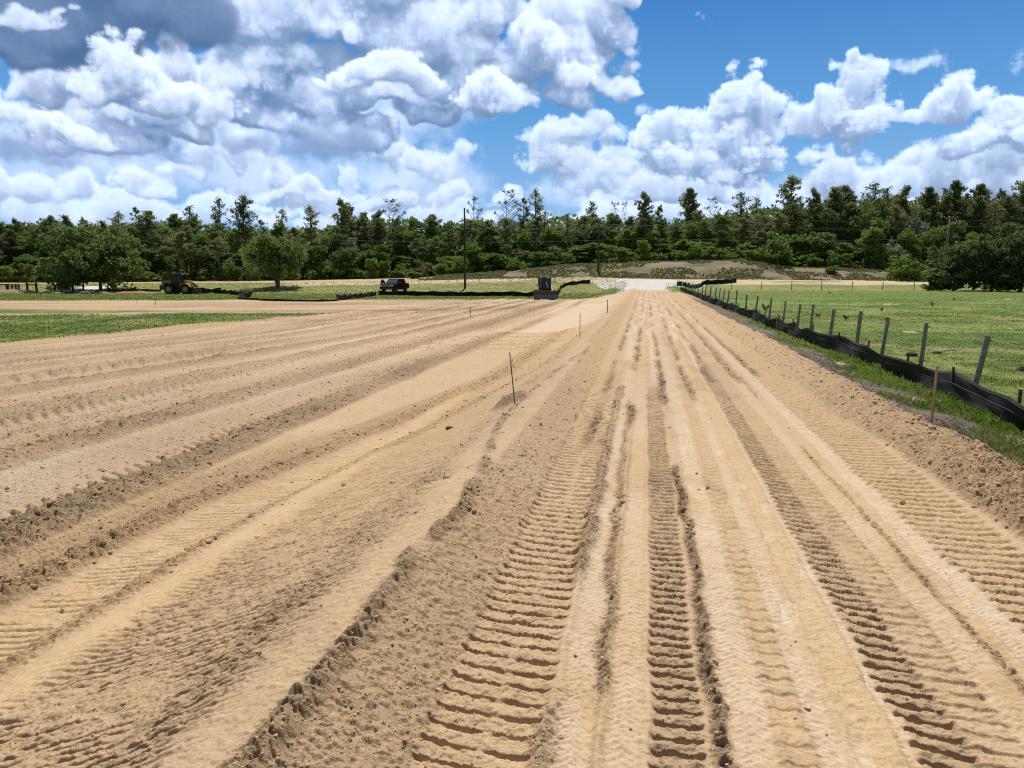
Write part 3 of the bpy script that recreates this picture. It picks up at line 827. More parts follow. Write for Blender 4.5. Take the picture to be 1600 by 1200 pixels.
def tree_empty_mesh(parts):
    """parts: {name: mesh} kept as a prototype"""
    return parts
def trunk_bm(mb, h, r0, rs, lean=.03, top=.25, n=7):
    k = 7; pts = []; rr = []
    dx, dy = rs.normal() * lean, rs.normal() * lean
    for i in range(k + 1):
        f = i / k
        pts.append((dx * h * f + .12 * math.sin(f * 3 + dx * 50) * f, dy * h * f, -.5 + (h + .5) * f)); rr.append(r0 * (1 - f * (1 - top)))
    mb.tube(pts, rr, n)
    return pts
def mesh_of(mb, name, mat):
    bmesh.ops.recalc_face_normals(mb.bm, faces=mb.bm.faces)
    me = bpy.data.meshes.new(name); mb.bm.to_mesh(me); mb.bm.free(); me.materials.append(mat)
    for p in me.polygons: p.use_smooth = True
    return me
def crown_of(c, r, n_per, size, rs, mat, **k):
    V_, F_ = leaves(np.array(c), np.array(r), n_per, size, rs, **k)
    me = np_mesh('crown', V_, F_); me.materials.append(mat); return me

def pine_proto(seed, h, crown0, width, n_br, dens=1.0, mat=None, bark=None):
    rs = np.random.RandomState(seed); mb = MB()
    pts = trunk_bm(mb, h, .17 + h * .006, rs)
    C_, R_ = [], []
    for i in range(n_br):
        f = crown0 + (1 - crown0) * ((i + rs.rand()) / n_br) ** .9
        z = f * h; q = f * 7; j = min(int(q), 6); t = q - j
        bx = pts[j][0] * (1 - t) + pts[j + 1][0] * t; by = pts[j][1] * (1 - t) + pts[j + 1][1] * t
        g = (f - crown0) / (1 - crown0)
        L = width * (.45 + .75 * math.sin(PI * min(1, .25 + .75 * g)) ) * (.45 + .75 * rs.rand()) * (1.0 if g < .85 else .55)
        a = rs.rand() * 2 * PI; up = (.05 + .35 * g + .25 * rs.rand()) * L
        e = (bx + math.cos(a) * L, by + math.sin(a) * L, z + up)
        mb.tube([(bx, by, z), ((bx + e[0]) / 2, (by + e[1]) / 2, z + up * .35), e], [.055, .04, .018], 4, cap=False)
        for m_ in range(2 + int(L > 1.0) + int(L > 1.8)):
            w = 1 - m_ * .27
            C_.append((bx + (e[0] - bx) * w + rs.normal() * .15, by + (e[1] - by) * w + rs.normal() * .15, z + up * w + rs.normal() * .12 + .1)); R_.append((.34 + .34 * rs.rand()) * (.75 + .2 * width))
    C_.append((pts[-1][0], pts[-1][1], h)); R_.append(.5)
    return {'trunk': mesh_of(mb, 'trunk', bark or M_BARK), 'crown': crown_of(C_, R_, int(22 * dens), .20, rs, mat or M_PINE, flat=.8, asp=2.6, hollow=.1)}

def broad_proto(seed, h, rx, mat, n_cl, low=.15, size=.30, per=34, bark=None, clump=.95, multi=1):
    rs = np.random.RandomState(seed); mb = MB()
    C_, R_ = [], []
    for s in range(multi):
        ox = rs.normal() * .15 * (multi > 1)
        trunk_bm(mb, h * .8, .10 + h * .014, rs, lean=.04 + .10 * (multi > 1))
    lobes = [(rs.normal() * rx * .38, rs.normal() * rx * .38, h * (low + .12 + (.74 - low) * rs.rand()), rx * (.45 + .35 * rs.rand())) for _ in range(8)]
    lobes += [(0, 0, h * .6, rx * .8), (0, 0, h * (low + .22), rx * .85)]
    while len(C_) < n_cl:
        lx, ly, lz, lr = lobes[rs.randint(len(lobes))]
        d = rs.normal(size=3); d /= np.linalg.norm(d)
        rr = lr * (.55 + .5 * rs.rand())
        p = np.array([lx, ly, lz]) + d * rr * np.array([1, 1, .75])
        if p[2] < h * low: p[2] = h * low + rs.rand() * h * .3
        if p[2] > h * .97: continue
        C_.append(p); R_.append(clump * (.5 + .7 * rs.rand()))
    for i in range(min(14, n_cl)):
        p = C_[rs.randint(len(C_))]; z0 = h * (.2 + .35 * rs.rand())
        mb.tube([(0, 0, z0), (p[0] * .5, p[1] * .5, (z0 + p[2]) / 2 + .2), tuple(p)], [.04 + h * .005, .05, .015], 5, cap=False)
    return {'trunk': mesh_of(mb, 'trunk', bark or M_BARK), 'crown': crown_of(C_, R_, per, size, rs, mat, asp=1.7)}

def bare_proto(seed, h, leafy=0.3, mat=None):
    rs = np.random.RandomState(seed); mb = MB(); pts = trunk_bm(mb, h, .16, rs, top=.15)
    C_, R_ = [], []
    for i in range(26):
        f = .35 + .62 * rs.rand(); z = f * h; a = rs.rand() * 2 * PI; L = (1.1 - f) * h * .30 + .5
        e = (math.cos(a) * L, math.sin(a) * L, z + L * (.5 + .5 * rs.rand()))
        mb.tube([(pts[0][0], 0, z), (e[0] * .5, e[1] * .5, z + (e[2] - z) * .4), e], [.06, .045, .015], 4, cap=False)
        for s in range(3):
            t = .4 + .5 * rs.rand(); b = (e[0] * t, e[1] * t, z + (e[2] - z) * t)
            mb.tube([b, (b[0] + rs.normal() * .7, b[1] + rs.normal() * .7, b[2] + .6 * rs.rand())], [.03, .012], 4, cap=False)
        if rs.rand() < leafy: C_.append(e); R_.append(.45)
    C_.append((0, 0, h)); R_.append(.3)
    return {'trunk': mesh_of(mb, 'trunk', M_BARKG), 'crown': crown_of(C_, R_, 14, .22, rs, mat or M_PINE, asp=2.0)}

PINES = [pine_proto(1, 16, .45, 1.9, 40), pine_proto(2, 16, .58, 1.7, 30), pine_proto(3, 16, .50, 2.3, 44, .8), pine_proto(4, 16, .62, 2.1, 34), pine_proto(5, 16, .38, 2.2, 60, 1.1), pine_proto(6, 16, .66, 1.5, 24, .8)]
THIN = [pine_proto(7, 16, .45, 1.7, 30, .45), pine_proto(8, 16, .52, 1.9, 34, .40), pine_proto(9, 16, .60, 1.4, 22, .55)]
BARE = [bare_proto(21, 14, .25), bare_proto(22, 14, .55), bare_proto(23, 10, .8, M_GREY)]
BROAD = [broad_proto(31, 10, 2.4, M_BROAD, 150, low=.06, per=40, size=.23, clump=.75), broad_proto(32, 10, 2.9, M_BROAD, 180, low=.05, per=40, size=.23, clump=.78), broad_proto(33, 10, 2.0, M_OAK, 130, low=.10, per=40, size=.23, clump=.7), broad_proto(34, 10, 2.5, M_OAK, 150, low=.04, per=40, size=.23, clump=.75), broad_proto(35, 10, 1.8, M_BROAD, 110, low=.03, per=40, size=.23, clump=.7), broad_proto(36, 10, 2.2, M_SHRUB, 120, low=.12, per=36, size=.23, clump=.7)]
SHRUB = [broad_proto(41, 4, 2.0, M_SHRUB, 60, low=.05, size=.24, clump=.6), broad_proto(42, 4, 2.4, M_BROAD, 64, low=.04, size=.24, clump=.65), broad_proto(43, 4, 1.8, M_SHRUB, 50, low=.05, size=.24, clump=.6)]
GREYT = [broad_proto(51, 8, 2.4, M_GREY, 60, low=.2, per=24, bark=M_BARKG)]

def plant(name, proto, loc, hscale, wscale, label, cat='tree', group=None, rz=None):
    o = empty(name, loc, R_T.uniform(0, 6.28) if rz is None else rz)
    o.scale = (wscale, wscale, hscale)
    for pn in ('trunk', 'crown'):
        link(bpy.data.objects.new(pn, proto[pn]), o)
    tag(o, label, cat, group)
    return o
R_T = random.Random(11)
MASS_X = [-200, 0, 100, 200, 300, 400, 500, 560, 650, 700, 800, 900, 1000, 1100, 1150, 1250, 1350, 1450, 1550, 1600, 1800]
MASS_Y = [350, 350, 346, 352, 344, 356, 360, 345, 342, 345, 346, 336, 343, 340, 328, 318, 312, 306, 314, 312, 306]
def top_z(y, Y): return H_CAM + (428 - y) / 1200.0 * Y
def zone(px):
    return ('behind the wheel loader' if px < 345 else 'behind the lone spreading oak' if px < 530 else 'behind the black pickup' if px < 720 else
            'behind the track loader' if px < 960 else 'above the gravel entrance' if px < 1180 else 'above the scrub bank on the right')

# tall pines that stand out against the sky: (column, row of the tip, prototype list, index, width, words)
TALL = [(5, 345, BARE, 0, .8, 'pale bare tree at the far left edge of the woods'), (46, 348, PINES, 1, .8, 'small dark pine tip rising left of the twin round crowns'),
        (100, 343, PINES, 3, .95, 'left one of two round pine crowns side by side'), (126, 342, PINES, 0, .95, 'right one of two round pine crowns side by side'),
        (200, 337, THIN, 1, 1.0, 'see-through pine crown above the big dark oak'), (229, 330, THIN, 2, .8, 'thin pine with a small tuft top beside the see-through crown'),
        (252, 336, PINES, 4, .95, 'full dark pine just above the wheel loader'), (288, 340, PINES, 4, 1.0, 'broad dark pine left of the lacy crown above the loader'), (308, 327, THIN, 0, 1.05, 'lacy pine crown above the loader bucket'),
        (357, 317, THIN, 1, .85, 'lollipop pine, left of the two tall neighbours with bare trunks'), (389, 314, PINES, 2, .85, 'tall pine with layered crown, right of the two tall neighbours'),
        (447, 332, THIN, 0, .9, 'pale lacy pine straight above the spreading oak'), (497, 328, THIN, 1, 1.0, 'pale forked-looking pine right of the spreading oak'),
        (541, 320, PINES, 1, 1.0, 'dark clumpy pine between the oak and the pickup'), (556, 330, PINES, 0, .8, 'shorter dark pine touching the clumpy one'), (577, 338, PINES, 4, .8, 'dense pine left of the bare-topped tree above the pickup'),
        (618, 319, BARE, 1, 1.2, 'wide bare-branched tree above the pickup'), (684, 334, BROAD, 1, .8, 'round broadleaf top left of the near utility pole'),
        (742, 316, BARE, 1, .85, 'thin spiky tree just right of the near utility pole'), (795, 305, BARE, 1, 1.0, 'grey bare tree, left of the trio above the track loader'),
        (817, 316, THIN, 2, .8, 'middle pine of the trio above the track loader'), (836, 303, THIN, 1, .8, 'tallest pine of the trio above the track loader'),
        (924, 320, THIN, 0, .9, 'loose pine crown beside the second utility pole'), (955, 322, BARE, 0, .6, 'dead bare snag right of the second utility pole'), (971, 322, BARE, 0, .4, 'thinnest dead snag above the gravel entrance'),
        (1000, 309, PINES, 1, .85, 'pine with tiered flat branches above the gravel entrance'), (1023, 328, PINES, 5, .7, 'small pine tip right of the tiered pine'),
        (1068, 302, PINES, 4, 1.0, 'dense egg-shaped pine above the far silt fence'), (1103, 316, BARE, 1, .8, 'thin grey tree right of the dense egg-shaped pine'),
        (1150, 308, THIN, 1, 1.1, 'wide loose pine over the right end of the far silt fence'), (1172, 314, THIN, 0, .9, 'loose pine leaning on the wide loose one'),
        (1218, 286, PINES, 2, 1.05, 'tallest dark pine over the scrub bank'), (1256, 304, PINES, 1, .8, 'slim pine with bare lower trunk right of the tallest dark pine'),
        (1285, 301, PINES, 4, 1.0, 'heavy pine crown, left of the arching pair'), (1305, 299, PINES, 3, 1.05, 'heavy pine crown, right of the arching pair'),
        (1348, 295, THIN, 1, 1.2, 'airy pine with many gaps over the pasture'), (1366, 300, THIN, 0, 1.0, 'second airy pine right beside the one with many gaps'),
        (1397, 299, PINES, 0, .9, 'dark pine left of the right utility pole'), (1430, 301, PINES, 4, .95, 'full pine straight behind the leaning right utility pole'),
        (1471, 292, PINES, 3, .9, 'pine with knobbly top just right of the crossarm pole'), (1508, 297, PINES, 4, 1.1, 'broad flat-topped pine over the cedar thicket'),
        (1540, 305, PINES, 5, .9, 'low pine between the flat-topped and the umbrella pine'), (1580, 286, PINES, 3, 1.1, 'umbrella-topped pine at the right edge')]
for (px, yt, L_, i, w_, words_) in TALL:
    Yd = R_T.uniform(148, 162); p = at(px, Yd); hh = top_z(yt, Yd) - p.z
    hb = 14.0 if L_ is BARE else (10.0 if L_ is BROAD else 16.0)
    sc_ = hh / hb
    plant('bare_tree' if L_ is BARE else 'broadleaf_tree' if L_ is BROAD else 'pine_tree', L_[i], p, sc_, w_ * (.75 + .25 * sc_) * 1.0, words_)
# the wall of mid-height woods: three staggered ranks
for rank, (Yr, step, dy) in enumerate([(139, 25, 28), (146, 24, 6), (154, 26, -2), (166, 27, 4)]):
    px = -230 + rank * 9
    while px < 1830:
        Yd = Yr + R_T.uniform(-2.5, 2.5); yt = np.interp(px, MASS_X, MASS_Y) + dy + R_T.uniform(-7, 12)
        p = at(px, Yd); hh = top_z(yt, Yd) - p.z
        k = R_T.random()
        pine = k < (.22 if rank == 0 else .50)
        if rank == 0 and R_T.random() < .45: hh *= R_T.uniform(.45, .75)
        if pine:
            pr = R_T.choice(PINES + THIN); nm = 'pine_tree'; lb = 'pine crowded into the woods ' + zone(px); gp_ = 'pines crowded in the woods ' + zone(px); s_ = hh / 16; ws = max(.85, s_)
        elif k > .95 and rank < 2:
            pr = GREYT[0]; nm = 'grey_tree'; lb = 'greyish mossy tree in the woods ' + zone(px); gp_ = 'grey mossy trees in the woods ' + zone(px); s_ = hh / 8; ws = .9
        else:
            pr = R_T.choice(BROAD); nm = 'broadleaf_tree'; lb = 'green broadleaf tree in the dense woods ' + zone(px); gp_ = 'broadleaf trees in the woods ' + zone(px); s_ = hh / 10; ws = R_T.uniform(.85, 1.15)
        plant(nm, pr, p, s_, ws, lb, group=gp_)
        px += step * R_T.uniform(.8, 1.25)
# undergrowth bushes along the wood's foot
px = -200
while px < 1800:
    Yd = R_T.uniform(133.5, 137); p = at(px, Yd); hh = R_T.uniform(1.6, 3.8)
    plant('bush', R_T.choice(SHRUB), p, hh / 4, R_T.uniform(.6, 1.0), 'leafy green bush at the foot of the woods ' + zone(px), 'bush', 'bushes at the foot of the woods ' + zone(px))
    px += R_T.uniform(16, 34)
# deep woods behind, one mass
def deep_woods():
    rs = np.random.RandomState(77); n = 9000
    px_ = rs.uniform(-500, 2100, n); Yd = rs.uniform(168, 205, n)
    xx = (px_ - 800) / 1200 * Yd * 1.0102; gz = base_height(xx, Yd)
    zt = H_CAM + (428 - (np.interp(px_, MASS_X, MASS_Y) + 6)) / 1200 * Yd
    zz = gz + (zt - gz) * rs.rand(n) ** 1.25
    V_, F_ = leaves(np.stack([xx, Yd, zz], 1), rs.uniform(.9, 1.9, n), 22, .55, rs, asp=1.6)
    me = np_mesh('forest', V_, F_); me.materials.append(M_OAK)
    tag(link(bpy.data.objects.new('forest', me)), 'deep dark woods closing the view behind the front trees', 'forest', kind='stuff')
deep_woods()
# trees that stand forward of the woods
OAKS = [broad_proto(61, 8, 5.0, M_OAK, 360, low=.03, per=40, size=.26, clump=.95), broad_proto(62, 7, 4.2, M_OAK, 230, low=.17, per=40, size=.24, clump=.8, multi=3)]
plant('oak_tree', OAKS[0], at(168, 104), 1.06, 1.15, 'big dark spreading oak behind the board gate on the left', rz=.4)
plant('oak_tree', OAKS[1], at(441, 109), 1.0, 1.0, 'lone dark low spreading oak with several stems on the field left of the pickup', rz=1.2)
CED = [broad_proto(71, 7, 3.0, M_CEDAR, 210, low=.04, per=40, size=.22, clump=.75), broad_proto(72, 7, 2.6, M_CEDAR, 180, low=.03, per=40, size=.22, clump=.7)]
for (px, Yd, hh, w_, i, lb) in [(1477, 96, 6.0, .95, 0, 'leftmost dark cedar of the thicket at the pasture edge'), (1508, 102, 6.6, 1.0, 1, 'cedar filling the back of the thicket right of the leftmost one'), (1535, 94, 6.4, 1.0, 1, 'middle dark cedar of the thicket at the pasture edge'),
                               (1580, 92, 7.2, 1.15, 0, 'tall dark cedar of the thicket near the right edge'), (1640, 91, 7.6, 1.2, 1, 'cedar cut by the right edge of the thicket'), (1715, 93, 7.6, 1.2, 0, 'cedar beyond the thicket on the right')]:
    plant('cedar_tree', CED[i], at(px, Yd), hh / 7, w_, lb)
for (px, Yd, hh, w_, i, lb) in [(1404, 119, 4.4, 1.25, 1, 'round bright green tree standing alone before the woods left of the cedars'), (1200, 133, 5.6, 1.25, 1, 'big rounded bush on top of the scrub bank'), (1442, 98, 1.9, .8, 0, 'low pale bush at the left foot of the cedar thicket'),
                               (1290, 126, 1.3, .7, 2, 'small dark bush halfway up the scrub bank'), (62, 130, 3.0, .5, 0, 'small bright sapling behind the board fence'), (650, 128, 1.6, .8, 2, 'weedy bush beside the small red sign'), (272, 90, .9, .5, 2, 'tuft of weeds by the loader')][:6]:
    plant('bush', SHRUB[i], at(px, Yd), hh / 4, w_, lb, 'bush')
# ---------------------------------------------------------------- loose clods, grass blades
def surf_z(x, y):
    """height of the finished ground mesh at points (bilinear in the row / bearing grid)"""
    x = np.asarray(x, np.float64); y = np.asarray(y, np.float64)
    ri = np.clip(np.interp(y, R, np.arange(NR)), 0, NR - 1.001); ci = np.clip(np.interp(np.arctan2(x, y), az, np.arange(NA)), 0, NA - 1.001)
    r0 = ri.astype(int); c0 = ci.astype(int); fr = ri - r0; fc = ci - c0
    return (Z[r0, c0] * (1 - fc) + Z[r0, c0 + 1] * fc) * (1 - fr) + (Z[r0 + 1, c0] * (1 - fc) + Z[r0 + 1, c0 + 1] * fc) * fr
def grid_at(A, x, y):
    r0 = np.clip(np.interp(y, R, np.arange(NR)).round().astype(int), 0, NR - 1); c0 = np.clip(np.interp(np.arctan2(x, y), az, np.arange(NA)).round().astype(int), 0, NA - 1)
    return A[r0, c0]

def ico(sub):
    bm = bmesh.new(); bmesh.ops.create_icosphere(bm, subdivisions=sub, radius=1.0)
    v = np.array([q.co[:] for q in bm.verts], np.float32); f = np.array([[q.index for q in p.verts] for p in bm.faces], np.int32); bm.free(); return v, f

def make_clods():
    rs = np.random.RandomState(5)
    Vs, Fs, Cs = [], [], []; off = 0
    def scatter(n, sub, smin, smax, d0, d1, thr, pw):
        nonlocal off
        d = d0 * (d1 / d0) ** rs.rand(n); a = rs.uniform(-.80, .80, n)
        x, y = d * np.tan(a), d
        ro = grid_at(rough, x, y); gr_ = grid_at(grass, x, y)
        p = np.clip((ro - thr) / .022, 0, 1) * (gr_ < .3) + (.005 if sub == 1 else .02) * (gr_ < .3) * (grid_at(site, x, y) > .5)
        k = rs.rand(n) < p
        x, y = x[k], y[k]; n = len(x)
        s = smin * (smax / smin) ** (rs.rand(n) ** pw)
        s = np.maximum(s, y * .00035)
        bv, bf = ico(sub)
        V_ = bv[None] * (1 + .55 * (rs.rand(n, len(bv), 1) - .5))
        sc = s[:, None, None] * (.7 + .7 * rs.rand(n, 1, 3)) * np.array([1, 1, .8])
        an = rs.rand(n) * 6.28; ca, sa = np.cos(an)[:, None], np.sin(an)[:, None]
        V_ = V_ * sc
        xx = V_[..., 0] * ca - V_[..., 1] * sa; yy = V_[..., 0] * sa + V_[..., 1] * ca
        V_ = np.stack([xx + x[:, None], yy + y[:, None], V_[..., 2] + (surf_z(x, y) + s * .15)[:, None]], -1)
        c = grid_at(col, x, y) * (1.0 + .3 * rs.rand(n, 1)); 
        Vs.append(V_.reshape(-1, 3)); Fs.append((bf[None] + (np.arange(n) * len(bv))[:, None, None]).reshape(-1, 3) + off); off += n * len(bv)
        Cs.append(np.repeat(c, len(bv), 0))
    scatter(110000, 1, .0025, .009, 1.6, 12, .004, 3.0)
    scatter(150000, 1, .006, .024, 5.0, 50, .008, 3.4)
    scatter(1300, 2, .012, .034, 1.6, 30, .015, 4.0)
    me = np_mesh('dirt_clods', np.concatenate(Vs), np.concatenate(Fs))
    ca = me.color_attributes.new('Col', 'FLOAT_COLOR', 'POINT'); cc = np.concatenate(Cs)
    ca.data.foreach_set('color', np.concatenate([cc, np.full((len(cc), 1), .5)], 1).astype(np.float32).ravel())
    me.materials.append(M_GROUND)
    tag(link(bpy.data.objects.new('dirt_clods', me)), 'loose crumbs and clods of sand lying over the graded ground', 'dirt clods', kind='stuff')
make_clods()

def grass_mat():
    m, nt, out = new_mat('grass_blades')
    at_ = N(nt, 'ShaderNodeAttribute', attribute_name='Col')
    d = N(nt, 'ShaderNodeBsdfPrincipled', Roughness=.5); d.inputs['Specular IOR Level'].default_value = .3
    tr = N(nt, 'ShaderNodeBsdfTranslucent'); mx = N(nt, 'ShaderNodeMixShader', Fac=.5)
    for q in (d.inputs['Base Color'], tr.inputs['Color']): nt.links.new(at_.outputs['Color'], q)
    nt.links.new(d.outputs[0], mx.inputs[1]); nt.links.new(tr.outputs[0], mx.inputs[2]); nt.links.new(mx.outputs[0], out.inputs['Surface'])
    return m
M_GRASS = grass_mat()
def make_grass():
    rs = np.random.RandomState(9)
    def blades(n, d0, d1, a0, a1, test, hmin, hmax, wpx):
        d = 1 / (1 / d0 + (1 / d1 - 1 / d0) * rs.rand(n))          # even in view
        a = np.arctan(rs.uniform(math.tan(a0), math.tan(a1), n)); x, y = d * np.tan(a), d
        k = test(x, y) > rs.rand(n); x, y = x[k], y[k]; n = len(x)
        tuft = vnoise(x / .35, y / .35, 501)
        h = (hmin + (hmax - hmin) * rs.rand(n)) * (.5 + 1.1 * tuft)
        w = np.maximum(.004, y * wpx) * (.6 + .8 * rs.rand(n))
        an = rs.rand(n) * 6.28; lean = rs.normal(size=(n, 2)) * .45
        z = surf_z(x, y) - .01
        bx, by = np.cos(an) * w, np.sin(an) * w
        A = np.stack([x - bx, y - by, z], 1); B = np.stack([x + bx, y + by, z], 1)
        M_ = np.stack([x + lean[:, 0] * h * .35 + bx * .7, y + lean[:, 1] * h * .35 + by * .7, z + h * .6], 1)
        T_ = np.stack([x + lean[:, 0] * h, y + lean[:, 1] * h, z + h], 1)
        V_ = np.stack([A, B, M_, T_], 1).reshape(-1, 3)
        base = grid_at(col, x, y).copy(); bad = base[:, 0] > base[:, 1] * 1.02
        if test is not thatch: base[bad] = np.array([.15, .20, .055])
        g = np.where(rs.rand(n, 1) < .16, np.array([[.26, .22, .09]]), base * np.array([[1.30, 1.25, 1.05]])) * (.75 + .6 * rs.rand(n, 1))
        return V_, g
    L_ = []
    thatch = lambda x, y: grid_at(verge_dead, x, y) * .8
    okr = lambda x, y: grid_at(grass, x, y) * (to_uv(x, y)[0] > 3.2)
    L_.append(blades(150000, 5, 13, .40, .85, okr, .015, .045, .0008))
    L_.append(blades(150000, 12, 40, .22, .85, okr, .015, .04, .0008))
    L_.append(blades(60000, 35, 115, .12, .85, okr, .02, .05, .0007))
    verge = lambda x, y: grid_at(grass, x, y) * ((to_uv(x, y)[0] > 3.4) & (to_uv(x, y)[0] < 5.2))
    L_.append(blades(150000, 6, 60, .10, .80, verge, .035, .105, .0006))
    q = blades(320000, 5, 34, .20, .78, thatch, .012, .035, .0005); L_.append((q[0], np.clip(q[1].mean(1, keepdims=True) * np.array([[1.15, .98, .80]]), 0, 1)))
    L_.append(blades(60000, 22, 46, -.85, -.2, lambda x, y: grid_at(strip, x, y), .03, .08, .0008))
    L_.append(blades(90000, 70, 122, -.85, .2, lambda x, y: grid_at(field, x, y), .03, .09, .0008))
    V_ = np.concatenate([a for a, b in L_]); c = np.repeat(np.concatenate([b for a, b in L_]), 4, 0)
    me = np_mesh('grass', V_, np.arange(len(V_), dtype=np.int32).reshape(-1, 4))
    ca = me.color_attributes.new('Col', 'FLOAT_COLOR', 'POINT')
    ca.data.foreach_set('color', np.concatenate([c, np.ones((len(c), 1))], 1).astype(np.float32).ravel())
    me.materials.append(M_GRASS)
    tag(link(bpy.data.objects.new('grass', me)), 'short green grass with dry blades in the pasture, verge and fields', 'grass', kind='stuff')
make_grass()
def make_scrub():
    rs = np.random.RandomState(19); n = 16000
    px_ = rs.uniform(560, 1750, n); Yd = rs.uniform(119, 134, n)
    x = (px_ - 800) / 1200 * Yd * 1.0102
    k = grid_at(bank, x, Yd) > .3; x, Yd = x[k], Yd[k]
    k = vnoise(x / 3.5, Yd / 2.5, 520) > .36; x, Yd = x[k], Yd[k]
    z = surf_z(x, Yd)
    r = rs.uniform(.07, .24, len(x))
    V_, F_ = leaves(np.stack([x, Yd, z + r * .4], 1), r, 9, .12, rs, asp=2.5)
    me = np_mesh('scrub', V_, F_); me.materials.append(leaf_mat('scrub_weeds', (.24, .195, .13), (.24, .25, .11), .3))
    tag(link(bpy.data.objects.new('scrub', me)), 'low dry weeds and scrub covering the earth bank', 'scrub', kind='stuff')
make_scrub()
# ---------------------------------------------------------------- fences, stakes, poles, machines
M_FABRIC = simple('black_silt_fabric', (.010, .0095, .009), .7, var=.5, scale=5.0, spec=.18, rgb2=(.020, .017, .014))
M_OAKSHADE = simple('oak_shade_strip', (.085, .062, .042), .75, var=.5, scale=4.0, rgb2=(.028, .024, .02))  # dark brown for the strip that stands in for the oak's shade
M_STRING = simple('orange_string', (.10, .055, .03), .8)
M_STAKE = simple('new_wood', (.66, .47, .27), .75, var=.3, scale=9.0)
M_STAKEW = simple('weathered_wood', (.14, .115, .09), .85, var=.45, scale=8.0, bump=.6, bscale=30)
M_POST = simple('grey_fence_post', (.40, .355, .30), .9, var=.5, scale=14.0, bump=.9, bscale=50)
M_POSTEND = simple('sawn_post_top', (.45, .40, .33), .85, var=.3)
M_WIRE = simple('galvanised_wire', (.40, .41, .42), .4, metal=.7)
M_TAPE_W = simple('white_tape', (.80, .80, .82), .5, var=.05)
M_TAPE_B = simple('blue_tape', (.12, .20, .55), .5, var=.1)
M_TAPE_O = simple('red_tape', (.70, .10, .05), .5, var=.1)
M_POLE = simple('utility_pole_wood', (.085, .062, .045), .9, var=.4, scale=5.0)
M_POLEG = simple('grey_pole_wood', (.24, .215, .185), .9, var=.4, scale=5.0)
M_BLACKP = simple('black_board_paint', (.020, .019, .018), .7, var=.3)
M_CLINE = simple('power_cable', (.22, .23, .24), .45, metal=.4)
M_INS = simple('yellow_insulator', (.62, .50, .10), .5, var=.05)
FRs = random.Random(3)

